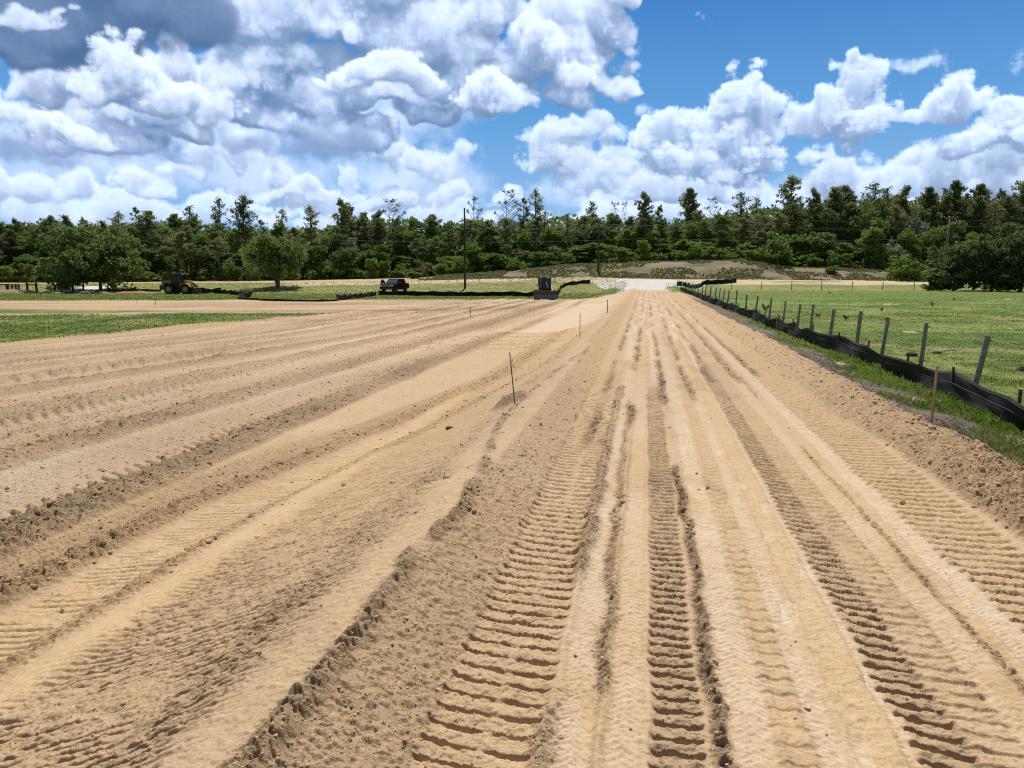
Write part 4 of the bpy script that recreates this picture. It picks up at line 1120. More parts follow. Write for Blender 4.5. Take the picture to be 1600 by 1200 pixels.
def densify(P, step):
    out = []
    for a, b in zip(P, P[1:]):
        n = max(1, int((Vector(b) - Vector(a)).length / step))
        for i in range(n): out.append(tuple(Vector(a).lerp(Vector(b), i / n)))
    out.append(tuple(P[-1])); return out
def silt_fence(P, h, label, mat=None, stake_gap=2.3, stake_side=1, seed=0, lean=.10, string=True, stakes=True, step=.16):
    """fabric on wooden stakes along ground points P [(x, y)]"""
    rs = random.Random(seed)
    Q = densify([(*p, 0) for p in P], step)
    root = empty('silt_fence', (Q[0][0], Q[0][1], ground_z(Q[0][0], Q[0][1])))
    o0 = Vector(root.location)
    tag(root, label, 'silt fence', 'black silt fences round the site')
    s = 0; S = [0]
    for a, b in zip(Q, Q[1:]): s += (Vector(b) - Vector(a)).length; S.append(s)
    n = len(Q); rows = [i_ / 9.0 for i_ in range(10)]
    sf = np.array(S); gz = base_height(np.array([q[0] for q in Q]), np.array([q[1] for q in Q]))
    ph = (sf / stake_gap) % 1.0
    sag = .16 * h * np.sin(ph * PI) ** 1.2 * (.5 + vnoise(sf / 3.1, sf * 0 + seed, 601))
    topw = h * (.90 + .16 * vnoise(sf / .8, sf * 0 + seed, 603)) - sag
    verts = []; 
    for side in (0, 1):
        for i in range(n):
            a = Vector(Q[max(i - 1, 0)]); b = Vector(Q[min(i + 1, n - 1)]); d = (b - a).normalized(); nn = Vector((d.y, -d.x, 0)) * stake_side
            for r in rows:
                bulge = (.05 * math.sin(sf[i] * 2.2 + r * 3 + seed) + .06 * math.sin(sf[i] * 5.1 - r * 5) * (1 - r)) * (1 if r < .95 else .5) + .018 * math.sin(r * 19 + sf[i] * .7 + 1.3 * math.sin(sf[i] * 1.3)) + .010 * math.sin(r * 31 - sf[i] * 1.9)
                off = nn * (lean * r * math.sin(sf[i] * .9 + seed) - bulge * .5 + (.007 if side else 0))
                verts.append((Q[i][0] + off.x - o0.x, Q[i][1] + off.y - o0.y, gz[i] - .06 * (r == 0) + topw[i] * r - o0.z))
    k = len(rows); F_ = []
    def vid(side, i, j): return side * n * k + i * k + j
    for i in range(n - 1):
        for j in range(k - 1):
            F_.append((vid(0, i, j), vid(0, i + 1, j), vid(0, i + 1, j + 1), vid(0, i, j + 1)))
            F_.append((vid(1, i, j), vid(1, i, j + 1), vid(1, i + 1, j + 1), vid(1, i + 1, j)))
        F_.append((vid(0, i, k - 1), vid(0, i + 1, k - 1), vid(1, i + 1, k - 1), vid(1, i, k - 1)))
    me = np_mesh('fabric', np.array(verts), np.array(F_), smooth=True); me.materials.append(mat or M_FABRIC)
    fab = link(bpy.data.objects.new('fabric', me), root)
    if string:
        for hh in (.93, .60):
            mb = MB(); pts = []
            for i in range(0, n, 2):
                a = Vector(Q[max(i - 1, 0)]); b = Vector(Q[min(i + 1, n - 1)]); d = (b - a).normalized(); nn = Vector((d.y, -d.x, 0)) * stake_side
                v0 = Vector(verts[vid(0, i, int(hh * (k - 1)))]); v1 = Vector(verts[vid(0, i, min(int(hh * (k - 1)) + 1, k - 1))]); t = hh * (k - 1) - int(hh * (k - 1))
                pts.append(tuple(v0.lerp(v1, t) - nn * .012))
            mb.tube(pts, .004, 4); mb.build('string', M_STRING, fab)
    if stakes:
        m = 0
        while m * stake_gap < s:
            i = int(np.argmin(np.abs(sf - m * stake_gap)))
            a = Vector(Q[max(i - 1, 0)]); b = Vector(Q[min(i + 1, n - 1)]); d = (b - a).normalized(); nn = Vector((d.y, -d.x, 0)) * stake_side
            p = Vector((Q[i][0], Q[i][1], gz[i])) + nn * .05 - o0
            mb = MB(); mb.box((p.x, p.y, p.z + h * .52), (.035, .035, h * 1.12 + .1), rz=math.atan2(d.y, d.x), rx=rs.uniform(-.08, .08), ry=rs.uniform(-.08, .08))
            mb.build('stake', M_STAKEW, root); m += 1
    return root
def hp(*pts): return [tuple(hit(*p))[:2] for p in pts]
def uvp(*pts): return [to_xy(u, v) for u, v in pts]
silt_fence(uvp((4.25, 5.5), (4.6, 9), (4.8, 12), (5.0, 15.6), (4.95, 20), (4.75, 25.5), (4.6, 34), (4.42, 43), (4.22, 60), (4.0, 78), (3.85, 90)), .43,
           'long black silt fence with sagging wavy top along the pasture edge', stake_gap=2.6, seed=1, step=.13)
silt_fence(hp((1057, 446.5), (1100, 444.5), (1151, 441.5)), .62, 'short straight black silt fence at the far end right of the gravel apron', seed=2, stake_gap=1.6)
silt_fence(hp((592, 461.5), (680, 462.5), (760, 463), (833, 463.3), (868, 463)), .55, 'long low black silt fence running from the pickup to the track loader', seed=3)
silt_fence(hp((870, 462), (876, 452), (882, 447.5), (922, 442.5)), .60, 'black silt fence bending back from the track loader towards the second utility pole', seed=4)
silt_fence(hp((527, 470), (560, 466.5), (588, 462)), .55, 'black silt fence dropping to the left from the corner beside the pickup', seed=5)
silt_fence(hp((322, 457.5), (346, 455.5), (334, 459), (366, 460.5), (391, 464.5), (373, 466.5)), .58, 'crumpled zigzag black silt fence lying right of the wheel loader bucket', seed=6, stake_gap=1.7, lean=.3)
silt_fence(hp((372, 467.5), (412, 470), (448, 471), (500, 471.5), (527, 470.5)), .20, 'very low black silt fence edging the cleared ground left of the lone oak', seed=7, string=False)
silt_fence(hp((150, 456), (205, 455), (252, 456)), .34, 'added dark strip standing in for the oak shade behind the wheel loader', M_OAKSHADE, seed=8, string=False)  # strip added where the oak's shade falls on the sand

# ---- survey stakes
def survey_stake(px, py, h, label, tape=M_TAPE_W, mat=M_STAKE, w=.021, lean=(0, 0), group='survey stakes on the site', tape2=None):
    p = hit(px, py); p.z = float(surf_z([p.x], [p.y])[0])
    root = empty('survey_stake', p); tag(root, label, 'survey stake', group)
    mb = MB(); mb.box((lean[0] * h * .5, lean[1] * h * .5, h * .5 - .05), (w, w * .55, h + .1), ry=lean[0], rx=-lean[1]); mb.build('stake', mat, root)
    if tape:
        mb = MB(); mb.box((lean[0] * h * .86, lean[1] * h * .86, h * .86), (w + .008, w * .55 + .008, .032), ry=lean[0])
        if tape is not M_TAPE_B: mb.box((lean[0] * h * .86 + .018, lean[1] * h * .86 - .01, h * .83), (.020, .004, .05), ry=.4); mb.build('ribbon', tape, root)
    return root
survey_stake(805, 632, .66, 'thin leaning stake with a white ribbon in the dark mound on the berm', tape=M_TAPE_W, mat=M_STAKEW, w=.014, lean=(-.10, .03))
survey_stake(1455, 664, .66, 'light wooden stake with a blue band beside the pasture silt fence', tape=M_TAPE_B, lean=(.02, 0))
survey_stake(906, 527, .64, 'dark upright stake on the berm beside the pale sand basin', tape=None, mat=M_STAKEW, w=.018)
survey_stake(1213, 517, .62, 'pale thin stake in the grass verge before the silt fence', tape=M_TAPE_W, w=.02)
survey_stake(735, 498, .55, 'small stake far out on the cleared ground left of the basin', tape=None, mat=M_STAKEW, w=.03)
survey_stake(949, 489, .55, 'small stake at the far end of the berm above the basin', tape=None, mat=M_STAKEW, w=.03)
survey_stake(214, 474, .6, 'tiny stake on the far dirt strip below the wheel loader', tape=M_TAPE_W, w=.035)
survey_stake(243, 476, .5, 'tiny stake right of another one on the far dirt strip', tape=None, mat=M_STAKEW, w=.035)
survey_stake(1139, 480, .6, 'short stake in the verge near the bend of the pasture silt fence', tape=None, w=.03)

# ---- the pasture's wire fence
def wire_fence():
    cols = [1525, 1438, 1376, 1336, 1293, 1262, 1242, 1219, 1197.5, 1176, 1160, 1145, 1132, 1125, 1118.5, 1112.5, 1105, 1097, 1092, 1086, 1081, 1076.5, 1072, 1068]
    root = empty('wire_fence', (*to_xy(5.0, 12), -.3)); o0 = Vector(root.location)
    tag(root, 'old wire fence on weathered grey posts along the right edge of the haul road', 'fence')
    tops = []
    xs = [(to_xy(5.35, 4.5), 1.05), (to_xy(5.3, 8.2), 1.05)] + [(c, None) for c in cols]
    for c, hh in xs:
        if hh is None:
            r = (c - 800) / 1200.0 * 1.0102
            u_f = 5.12 + .25 * math.exp(-((c - 1380) / 70.0) ** 2)
            for _ in range(6):
                y = u_f / (r * CT - ST); x = r * y
                u_f = 5.12 + .25 * math.exp(-((c - 1380) / 70.0) ** 2) - .9 * min(1, y / 95)
        else: x, y = c
        gz = ground_z(x, y); h = 1.05 + FRs.uniform(-.07, .09); lx = FRs.uniform(.0, .14) if c != 1525 else .20; ly = FRs.uniform(-.04, .04)
        w = FRs.uniform(.085, .115); x -= lx * h * .55
        mb = MB(); p0 = Vector((x, y, gz - .3)); p1 = Vector((x + lx * h, y + ly * h, gz + h))
        k = 5; pts = [p0.lerp(p1, i / k) - o0 for i in range(k + 1)]
        mb.tube(pts, [w * .39 * FRs.uniform(.92, 1.06) for _ in pts], 9)
        post = mb.build('post', M_POST, root)
        if y < 24:
            mb = MB(); mb.lathe([(.004, -.03), (.018, -.03), (.022, 0), (.018, .03), (.004, .03)], p1 - o0 + Vector((w * .42, -.02, -.07)), 'X', 10); mb.build('insulator', M_INS, post)
        tops.append((p0 + Vector((0, 0, .3)), p1, w))
    for f, nm in ((.94, 0), (.66, 1), (.38, 2)):
        mb = MB(); pts = []
        for (a, b, w), (a2, b2, w2) in zip(tops, tops[1:]):
            for t in (0, .25, .5, .75):
                p = a.lerp(b, f).lerp(a2.lerp(b2, f), t) - o0; p.x += .05; p.z -= .07 * 4 * t * (1 - t) * (.4 + .5 * nm); pts.append(tuple(p))
        mb.tube(pts, .004 if nm == 0 else .0028, 4); mb.build('wire', M_WIRE, root)
    return root
wire_fence()
def far_fence():
    root = empty('wire_fence', at(1300, 102)); o0 = Vector(root.location)
    tag(root, 'thin wire fence with slender posts across the far side of the pasture', 'fence')
    pts = []
    for c in (1137, 1183, 1229, 1275, 1322, 1369, 1417):
        p = at(c, 102 - (c - 1137) * .012); q = p - o0
        mb = MB(); mb.tube([(q.x, q.y, q.z - .2), (q.x + .02, q.y, q.z + 1.15)], .045, 6); mb.build('post', M_STAKEW, root); pts.append(q)
    for f in (.5, 1.05):
        mb = MB(); mb.tube([(q.x, q.y - .05, q.z + f) for q in pts], .010, 4); mb.build('wire', M_WIRE, root)
far_fence()
# ---- black board fence and drive on the left
def board_fence(cols, Yd, h, rails, label, w=.14, name='board_fence', cat='fence'):
    root = empty(name, at(cols[0], Yd)); o0 = Vector(root.location); tag(root, label, cat)
    P = [at(c, Yd) - o0 for c in cols]
    for p in P: mb = MB(); mb.box((p.x, p.y, p.z + h / 2 - .1), (w, w, h + .2), bevel=.012); mb.build('post', M_BLACKP, root)
    for f in rails:
        for a, b in zip(P, P[1:]):
            mb = MB(); c = (a + b) / 2; d = b - a
            mb.box((c.x, c.y - w * .62, c.z + f), (d.length - .02, .04, .14), rz=math.atan2(d.y, d.x), ry=-math.atan2(d.z, math.hypot(d.x, d.y))); mb.build('rail', M_BLACKP, root)
board_fence([-60, -36, -12, 2, 11, 24], 103, 1.0, (.9,), 'low black post and rail fence at the far left edge of the field')
board_fence([26.5, 33, 38.5, 43.5], 102.5, 1.0, (.35, .65, .92), 'close-boarded black gate section left of the gap in the fence', w=.14, name='gate', cat='gate')
board_fence([56, 70], 102, 1.2, (.95,), 'single black rail panel with a stout end post left of the white drive', w=.22)
board_fence([106, 126, 142], 101, 1.15, (.45, .95), 'black rail panel standing in front of the white drive', w=.17)
M_CONC = simple('pale_concrete', (.62, .62, .60), .8, var=.12, scale=1.5)
def drive():
    a, b, c, d = [hit(*p) for p in ((70, 457.5), (112, 457.5), (190, 448.2), (138, 448.2))]
    n = 10; V_ = []; F_ = []
    for i in range(n + 1):
        t = i / n
        for s, (p, q) in enumerate(((a, d), (b, c))):
            x, y = p.x + (q.x - p.x) * t, p.y + (q.y - p.y) * t; V_.append((x, y, ground_z(x, y) + .10))
        for s, (p, q) in enumerate(((b, c), (a, d))):
            x, y = p.x + (q.x - p.x) * t, p.y + (q.y - p.y) * t; V_.append((x, y, ground_z(x, y) - .25))
    for i in range(n):
        for j in range(4): F_.append((i * 4 + j, i * 4 + (j + 1) % 4, (i + 1) * 4 + (j + 1) % 4, (i + 1) * 4 + j))
    me = np_mesh('driveway', np.array(V_), np.array(F_)); me.materials.append(M_CONC)
    tag(link(bpy.data.objects.new('driveway', me)), 'white concrete drive crossing behind the black rail panel', 'driveway', kind='structure')
drive()
# ---- heaps of sand on the left
def sand_pile(px, Yd, rx, ry, h, label, c, seed):
    p = at(px, Yd); n = 40
    g = np.linspace(-1.1, 1.1, n); gx, gy = np.meshgrid(g, g); r = np.hypot(gx, gy)
    nn = fbm((gx * rx).astype(np.float32), (gy * ry).astype(np.float32), 1.1, 4, 700 + seed)
    z = h * (np.clip(1 - r, 0, 1) ** .8) * (1 + .9 * nn) + .05 * nn - .12 * (r > 1)
    V_ = np.stack([gx * rx, gy * ry, z], -1).reshape(-1, 3)
    i = np.arange(n * n, dtype=np.int32).reshape(n, n); F_ = np.stack([i[:-1, :-1], i[:-1, 1:], i[1:, 1:], i[1:, :-1]], -1).reshape(-1, 4)
    me = np_mesh('sand_pile', V_, F_, smooth=True)
    ca = me.color_attributes.new('Col', 'FLOAT_COLOR', 'POINT'); cc = np.array(c) * (.85 + .5 * nn.reshape(-1, 1))
    ca.data.foreach_set('color', np.concatenate([cc, np.ones((n * n, 1))], 1).astype(np.float32).ravel()); me.materials.append(M_GROUND)
    o = link(bpy.data.objects.new('sand_pile', me)); o.location = p; tag(o, label, 'sand pile')
sand_pile(38, 98, 3.2, 1.2, .55, 'low grey-brown heap of sand before the black gate section', (.40, .30, .21), 1)
sand_pile(92, 97, 2.0, 1.0, .42, 'pale sand heap at the near end of the white drive', (.56, .44, .28), 2)
sand_pile(160, 96, 2.6, 1.1, .50, 'brown sand heap in front of the big oak trunk', (.36, .24, .16), 3)
sand_pile(218, 97, 2.8, 1.0, .40, 'reddish sand heap just behind the wheel loader', (.46, .26, .13), 4)
sand_pile(484, 93, .0 + .9, .5, .16, 'tiny pale spoil heap on the grass between the silt fences', (.5, .4, .25), 5)

# ---- utility poles and wires
def utility_pole(px, Yd, ytop, label, mat, cross=False, r=.15, lean=0.0):
    p = at(px, Yd); root = empty('utility_pole', p); tag(root, label, 'utility pole')
    h = H_CAM + (428 - ytop) / 1200 * Yd - p.z
    mb = MB(); mb.tube([(0, 0, -.6), (lean * h * .5, 0, h * .5), (lean * h, 0, h)], [r * 1.15, r, r * .72], 12); pole = mb.build('pole', mat, root, smooth=True)
    if cross:
        mb = MB(); mb.box((lean * h, -.16, h - .22), (2.3, .10, .12)); mb.build('crossarm', mat, root)
        for dx in (-1.05, -.4, .4, 1.05): mb = MB(); mb.lathe([(.02, 0), (.05, .03), (.06, .09), (.03, .16), (.01, .18)], (lean * h + dx, -.16, h - .16), 'Z', 10); mb.build('insulator', M_TAPE_W, root)
    else:
        for k, f in enumerate((.92, .80, .66)):
            mb = MB(); mb.box((lean * h * f, -r - .08, h * f), (.10, .16, .10)); mb.build('bracket', M_CLINE, root)
    return root, h
utility_pole(728, 106, 328, 'dark brown utility pole, nearest of the poles, standing on the grass right of the pickup', M_POLE, r=.145)
utility_pole(932, 126, 346, 'brown utility pole beside the gravel entrance', M_POLE, r=.15)
utility_pole(1460, 128, 341, 'grey leaning utility pole with a crossarm behind the cedar thicket', M_POLEG, True, r=.19, lean=.05)
def cable(y0, y1, px0, px1, Yd, label, sag=.5):
    mb = MB(); pts = []
    for i in range(41):
        t = i / 40; px = px0 + (px1 - px0) * t; y = y0 + (y1 - y0) * t
        x = (px - 800) / 1200 * Yd * 1.0102; span = 14.0
        pts.append((x, Yd + .05 * math.sin(t * 30), H_CAM + (428 - y) / 1200 * Yd - sag * 4 * ((t * 2.5) % 1) * (1 - (t * 2.5) % 1)))
    mb.tube(pts, .026, 5); o = mb.build('power_cable', M_CLINE); tag(o, label, 'power cable', 'power cables strung before the woods')
cable(352, 340, 930, 1760, 125.4, 'topmost power cable running right from the pole beside the gravel entrance')
cable(354, 356, 520, 1760, 125.6, 'middle power cable crossing in front of the woods')
cable(376, 370, 520, 1760, 125.5, 'lowest power cable crossing in front of the woods')
def leaning_trunk():
    a, b = at(692, 129), at(641, 134); b.z = H_CAM + (428 - 400) / 1200 * 134
    mb = MB(); a.z -= .2; mb.tube([tuple(a), tuple(a.lerp(b, .5) + Vector((0, 0, .2))), tuple(b)], [.07, .06, .04], 8); mb.tube([tuple(a.lerp(b, .6)), tuple(a.lerp(b, .85) + Vector((.4, 0, .9)))], [.05, .02], 5)
    tag(mb.build('dead_trunk', M_BARKG), 'pale dead trunk leaning against the woods left of the near utility pole', 'dead trunk')
leaning_trunk()
def small_sign(px, Yd, w, hh, zc, label, mat, back, name='sign'):
    p = at(px, Yd); root = empty(name, p); tag(root, label, 'sign')
    mb = MB(); mb.box((0, .03, zc / 2 - .1), (.07, .05, zc + .2)); mb.build('post', M_STAKEW, root)
    mb = MB(); mb.box((0, -.02, zc), (w, .03, hh), bevel=.008); mb.build('panel', mat, root)
small_sign(664.5, 127, .62, .62, 1.25, 'small faded red sign on a post beside the sandy road', simple('faded_red', (.42, .12, .09), .6, var=.3), None)
small_sign(634, 127, .36, .30, .95, 'small pale sign on a post left of the red one', simple('pale_board', (.45, .43, .38), .6, var=.2), None)
small_sign(865.5, 112, .58, .50, 1.35, 'white notice board on a post behind the track loader', simple('white_board', (.80, .80, .80), .5, var=.06), None)
# white drain standpipe at the bend of the long fence
def standpipe():
    p = hit(1067, 449); root = empty('marker_post', p); tag(root, 'leaning white marker post where the two pasture silt fences meet', 'marker post')
    mb = MB(); mb.tube([(.0, 0, -.1), (-.10, 0, .62)], .045, 10); mb.build('post', M_TAPE_W, root)
    mb = MB(); mb.lathe([(.03, 0), (.055, .005), (.055, .05), (.02, .07)], (-.10, 0, .60), 'Z', 10); mb.build('cap', simple('grey_cap', (.3, .3, .3)), root)
standpipe()
# ---- weeds and bits in the pasture
def weed(px, py, h, label):
    p = hit(px, py); rs = np.random.RandomState(int(px))
    h *= .7; root = empty('weed', p); tag(root, label, 'weed', 'dark weeds in the pasture')
    mb = MB(); C_ = []
    for k in range(6):
        a = rs.rand() * 6.28; l = h * (.2 + .35 * rs.rand()); e = (math.cos(a) * l, math.sin(a) * l, h * (.5 + .5 * rs.rand()))
        mb.tube([(0, 0, -.03), (e[0] * .4, e[1] * .4, e[2] * .6), e], [.010, .008, .004], 4, cap=False); C_.append(e); C_.append((e[0] * .6, e[1] * .6, e[2] * .7))
    me = mesh_of(mb, 'stem', M_BARK); link(bpy.data.objects.new('stem', me), root)
    V_, F_ = leaves(np.array(C_), np.full(len(C_), h * .16), 16, h * .10, rs, asp=2.4); me = np_mesh('leaves', V_, F_); me.materials.append(M_OAK); link(bpy.data.objects.new('leaves', me), root)
for px, py, h, lb in [(1197, 488, .62, 'forked dark weed at the wire fence, tallest in the pasture'), (1278, 496, .34, 'dark weed just past the wire fence, left of a pair'), (1321, 502, .40, 'dark weed in the pasture above the fence corner'), (1387, 505, .36, 'rightmost dark weed in the row just past the wire fence'),
                      (1457, 478, .40, 'dark weed in mid pasture before the cedar thicket'), (1490, 470, .36, 'small weed in mid pasture nearest the thicket'), (1378, 486, .28, 'small weed in open pasture between two larger ones'), (1296, 460, .45, 'weed in the far pasture below the bank')]:
    weed(px, py, h, lb)
def branch():
    p = hit(1486, 552); rs = random.Random(2); mb = MB()
    p.z = float(surf_z([p.x], [p.y])[0])
    mb.tube([(-.28, 0, .03), (-.1, .03, .06), (.12, -.02, .07), (.3, .05, .13)], [.012, .018, .016, .006], 6); mb.tube([(.05, 0, .06), (.16, .06, .16)], [.010, .004], 5); mb.tube([(-.12, 0, .05), (-.2, .1, .10)], [.010, .004], 5)
    o = mb.build('fallen_branch', M_POSTEND, smooth=True); o.location = p; tag(o, 'bleached fallen branch on the pasture grass', 'branch')
branch()
def stone(px, py, s, label, mat, seed, cat='stone'):
    p = hit(px, py); p.z = float(surf_z([p.x], [p.y])[0]); v, f = ico(2); rs = np.random.RandomState(seed)
    v = v * (1 + .35 * (rs.rand(len(v), 1) - .5)) * np.array([s, s * .8, s * .45]); v[:, 2] += s * .15
    me = np_mesh('stone', v, f); me.materials.append(mat); o = link(bpy.data.objects.new('clod', me) if cat == 'clod' else bpy.data.objects.new('stone', me)); o.location = p; tag(o, label, cat)
M_STW = simple('white_stone', (.70, .67, .60), .8, var=.2); M_CLD = simple('dark_clod', (.070, .050, .035), .95, var=.4, scale=20)
stone(1579, 515, .10, 'white stone lying in the right part of the pasture', M_STW, 1)
stone(1464, 553, .13, 'dark round clod on the pasture left of the fallen branch', M_CLD, 3, 'clod')
stone(1600, 580, .18, 'dark clod at the right edge of the pasture', M_CLD, 4, 'clod')
stone(1424, 557, .16, 'brown clod by the silt fence between two posts', M_CLD, 5, 'clod')
stone(702, 670, .055, 'lone dark clod on the smooth slope left of the leaning stake', M_CLD, 6, 'clod')
# ---------------------------------------------------------------- machines
M_YEL = simple('loader_yellow', (.52, .30, .035), .45, var=.35, scale=2.0, spec=.5)
M_BLK = simple('machine_black', (.020, .020, .021), .5, var=.3)
M_DGREY = simple('dark_grey_steel', (.060, .060, .062), .55, var=.3)
M_RUB = simple('tyre_rubber', (.022, .021, .020), .85, var=.4, scale=10)
M_RIM = simple('dusty_rim', (.60, .42, .20), .6, var=.3)
M_GLASS = simple('tinted_glass', (.018, .026, .032), .12, var=.1, spec=.35)
M_WHITEP = simple('white_paint', (.72, .72, .72), .4, var=.08)
M_RUST = simple('rusty_steel', (.13, .075, .050), .8, var=.5, scale=6.0, rgb2=(.06, .038, .03))
M_STEEL = simple('worn_steel_sky_tint', (.15, .20, .28), .35, metal=.25, var=.3, scale=5.0)  # blue-grey base colour stands in for sky reflected in the worn edge
M_TRKP = simple('black_truck_paint', (.004, .005, .009), .6, var=.2, spec=.05)
M_CHR = simple('chrome', (.55, .56, .58), .2, metal=.9, var=.1)
M_LAMP = simple('lamp_lens', (.65, .68, .70), .15, var=.05)
M_DIRTY = simple('muddy_steel', (.12, .10, .08), .6, var=.5, scale=8)
M_RED = simple('red_lens', (.35, .02, .02), .3, var=.1)

def wheel(root, c, r, w, rim_r, name='wheel', n=28, lugs=0, rim_mat=None):
    h = w / 2
    wo = empty(name, c); wo.parent = root
    mb = MB(); mb.lathe([(rim_r, -h * .8), (r * .90, -h), (r * .985, -h * .7), (r, 0), (r * .985, h * .7), (r * .90, h), (rim_r, h * .8)], (0, 0, 0), 'Y', n)
    for k in range(lugs):
        a = 2 * PI * k / lugs
        for s in (-1, 1):
            M_ = Matrix.Rotation(-(a + (.5 * s * PI / lugs)), 4, 'Y') @ Matrix.Translation((r * .99, s * h * .45, 0)) @ Matrix.Rotation(.5 * s, 4, 'X')
            q = bmesh.ops.create_cube(mb.bm, size=1.0)['verts']
            for v in q: v.co = M_ @ Vector((v.co.x * r * .07, v.co.y * h * .95, v.co.z * r * .10))
    mb.build('tyre', M_RUB, wo, smooth=False)
    mb = MB(); mb.lathe([(.02, -h * .95), (rim_r * .45, -h * .95), (rim_r * .6, -h * .75), (rim_r * .92, -h * .85), (rim_r * 1.01, -h * .84), (rim_r * 1.01, h * .84), (rim_r * .92, h * .55), (rim_r * .6, h * .3), (rim_r * .45, h * .55), (.02, h * .55)], (0, 0, 0), 'Y', n)
    mb.build('rim', rim_mat or M_RIM, wo, smooth=False)
    return wo

def wheel_loader():
    p = at(293, 95); root = empty('wheel_loader', p, rz=math.radians(-7))
    tag(root, 'yellow and black wheel loader parked side-on with its bucket down on the left', 'wheel loader')
    for y in (-.82, .82):
        wheel(root, (-1.15, y, .58), .60, .44, .33, lugs=18); wheel(root, (.98, y, .58), .60, .44, .33, lugs=18)
    mb = MB(); mb.prism([(-2.25, .55), (-.55, .50), (-.45, 1.05), (-2.15, 1.05)], -.55, .55, 'Y'); mb.box((.35, 0, .72), (1.7, .8, .42), bevel=.05); mb.build('chassis', M_DGREY, root)
    mb = MB(); mb.prism([(-2.30, .95), (-.95, 1.0), (-.95, 1.62), (-1.75, 1.60), (-2.25, 1.42)], -.68, .68, 'Y'); bmesh.ops.bevel(mb.bm, geom=mb.bm.edges[:], offset=.05, segments=2, affect='EDGES'); hood = mb.build('engine_hood', M_YEL, root)
    mb = MB()
    for k in range(6): mb.box((-2.0 + k * .15, -.69, 1.28), (.07, .03, .30))
    mb.build('grille', M_BLK, hood)
    mb = MB(); mb.box((-1.55, 0, 1.64), (.95, 1.2, .06), bevel=.02); mb.build('hood_top', M_BLK, hood)
    mb = MB(); mb.box((-2.38, 0, .82), (.30, 1.3, .62), bevel=.08); mb.build('counterweight', M_DGREY, root)
    mb = MB(); mb.tube([(-1.35, .35, 1.6), (-1.35, .35, 2.15), (-1.42, .35, 2.25)], .055, 10); mb.build('exhaust', M_BLK, root)
    cab = MB(); x0, x1 = -.95, .42
    for x, y in ((x0, -.62), (x0, .62), (x1, -.58), (x1, .58), (-.30, -.64), (-.30, .64)):
        cab.tube([(x, y, 1.0), (x + (.08 if x < 0 else -.06), y * .94, 2.40)], .045, 8)
    cab.prism([(x0, .85), (x1 + .1, .85), (x1 + .1, 1.32), (x0, 1.32)], -.64, .64, 'Y'); c = cab.build('cab', M_BLK, root)
    for pr in ([(x0 + .08, 1.34), (-.34, 1.34), (-.32, 2.34), (x0 + .14, 2.34)], [(-.26, 1.34), (x1 - .03, 1.34), (x1 - .09, 2.34), (-.26, 2.34)]):
        for y in (-.615, .605): mb = MB(); mb.prism(pr, y, y + .012, 'Y'); mb.build('side_window', M_GLASS, c)
    mb = MB(); mb.prism([(x1 + .00, 1.34), (x1 + .015, 1.34), (x1 - .05, 2.34), (x1 - .065, 2.34)], -.53, .53, 'Y'); mb.build('windscreen', M_GLASS, c)
    mb = MB(); mb.prism([(x0 + .11, 1.34), (x0 + .125, 1.34), (x0 + .17, 2.34), (x0 + .155, 2.34)], -.53, .53, 'Y'); mb.build('rear_window', M_GLASS, c)
    mb = MB(); mb.box((-.26, 0, 2.46), (1.55, 1.30, .14), bevel=.05); roof = mb.build('cab_roof', M_BLK, root)
    mb = MB(); mb.box((-.26, 0, 2.545), (1.25, 1.05, .03), bevel=.012); mb.build('roof_panel', M_WHITEP, roof)
    for y in (-.5, .5): mb = MB(); mb.box((.50, y, 2.36), (.10, .18, .12), bevel=.02); mb.build('work_light', M_LAMP, roof)
    mb = MB(); mb.box((-.25, -.72, .75), (.5, .14, .05)); mb.box((-.25, -.72, .45), (.5, .14, .05)); mb.box((-.47, -.72, .72), (.04, .06, .75)); mb.box((-.03, -.72, .72), (.04, .06, .75)); mb.build('ladder', M_BLK, root)
    for y in (-.82, .82):
        mb = MB(); pr = [(.98 + .74 * math.cos(a), .62 + .74 * math.sin(a)) for a in np.linspace(.35, 2.8, 9)] + [(.98 + .66 * math.cos(a), .62 + .66 * math.sin(a)) for a in np.linspace(2.8, .35, 9)]
        mb.prism(pr, y - .24, y + .24, 'Y'); mb.build('fender', M_YEL, root)
        mb = MB(); pr = [(-1.15 + .74 * math.cos(a), .62 + .74 * math.sin(a)) for a in np.linspace(.35, 2.6, 9)] + [(-1.15 + .66 * math.cos(a), .62 + .66 * math.sin(a)) for a in np.linspace(2.6, .35, 9)]
        mb.prism(pr, y - .24, y + .24, 'Y'); mb.build('fender', M_BLK, root)
    mb = MB(); mb.prism([(.55, .8), (.95, .8), (.85, 1.55), (.55, 1.5)], -.42, .42, 'Y'); mb.build('loader_tower', M_YEL, root)
    for y in (-.40, .40):
        mb = MB(); mb.prism([(.55, 1.62), (.85, 1.72), (1.55, 1.30), (2.20, .50), (2.30, .22), (2.12, .22), (1.95, .48), (1.42, 1.08), (.85, 1.45), (.6, 1.42)], y - .07, y + .07, 'Y'); bmesh.ops.bevel(mb.bm, geom=mb.bm.edges[:], offset=.012, segments=1, affect='EDGES'); arm = mb.build('lift_arm', M_YEL, root)
        mb = MB(); mb.tube([(.75, y * .8, .95), (1.55, y * .9, 1.02)], .055, 8); mb.build('cylinder', M_CHR, arm)
    mb = MB(); mb.tube([(.8, 0, 1.55), (1.6, 0, 1.35), (2.15, 0, .95)], .07, 8); mb.build('tilt_link', M_DGREY, root)
    prof_ = [(2.95, .05), (2.10, .02), (1.98, .18), (2.02, .55), (2.18, .82), (2.24, .80), (2.10, .53), (2.07, .20), (2.15, .09), (2.95, .075)]
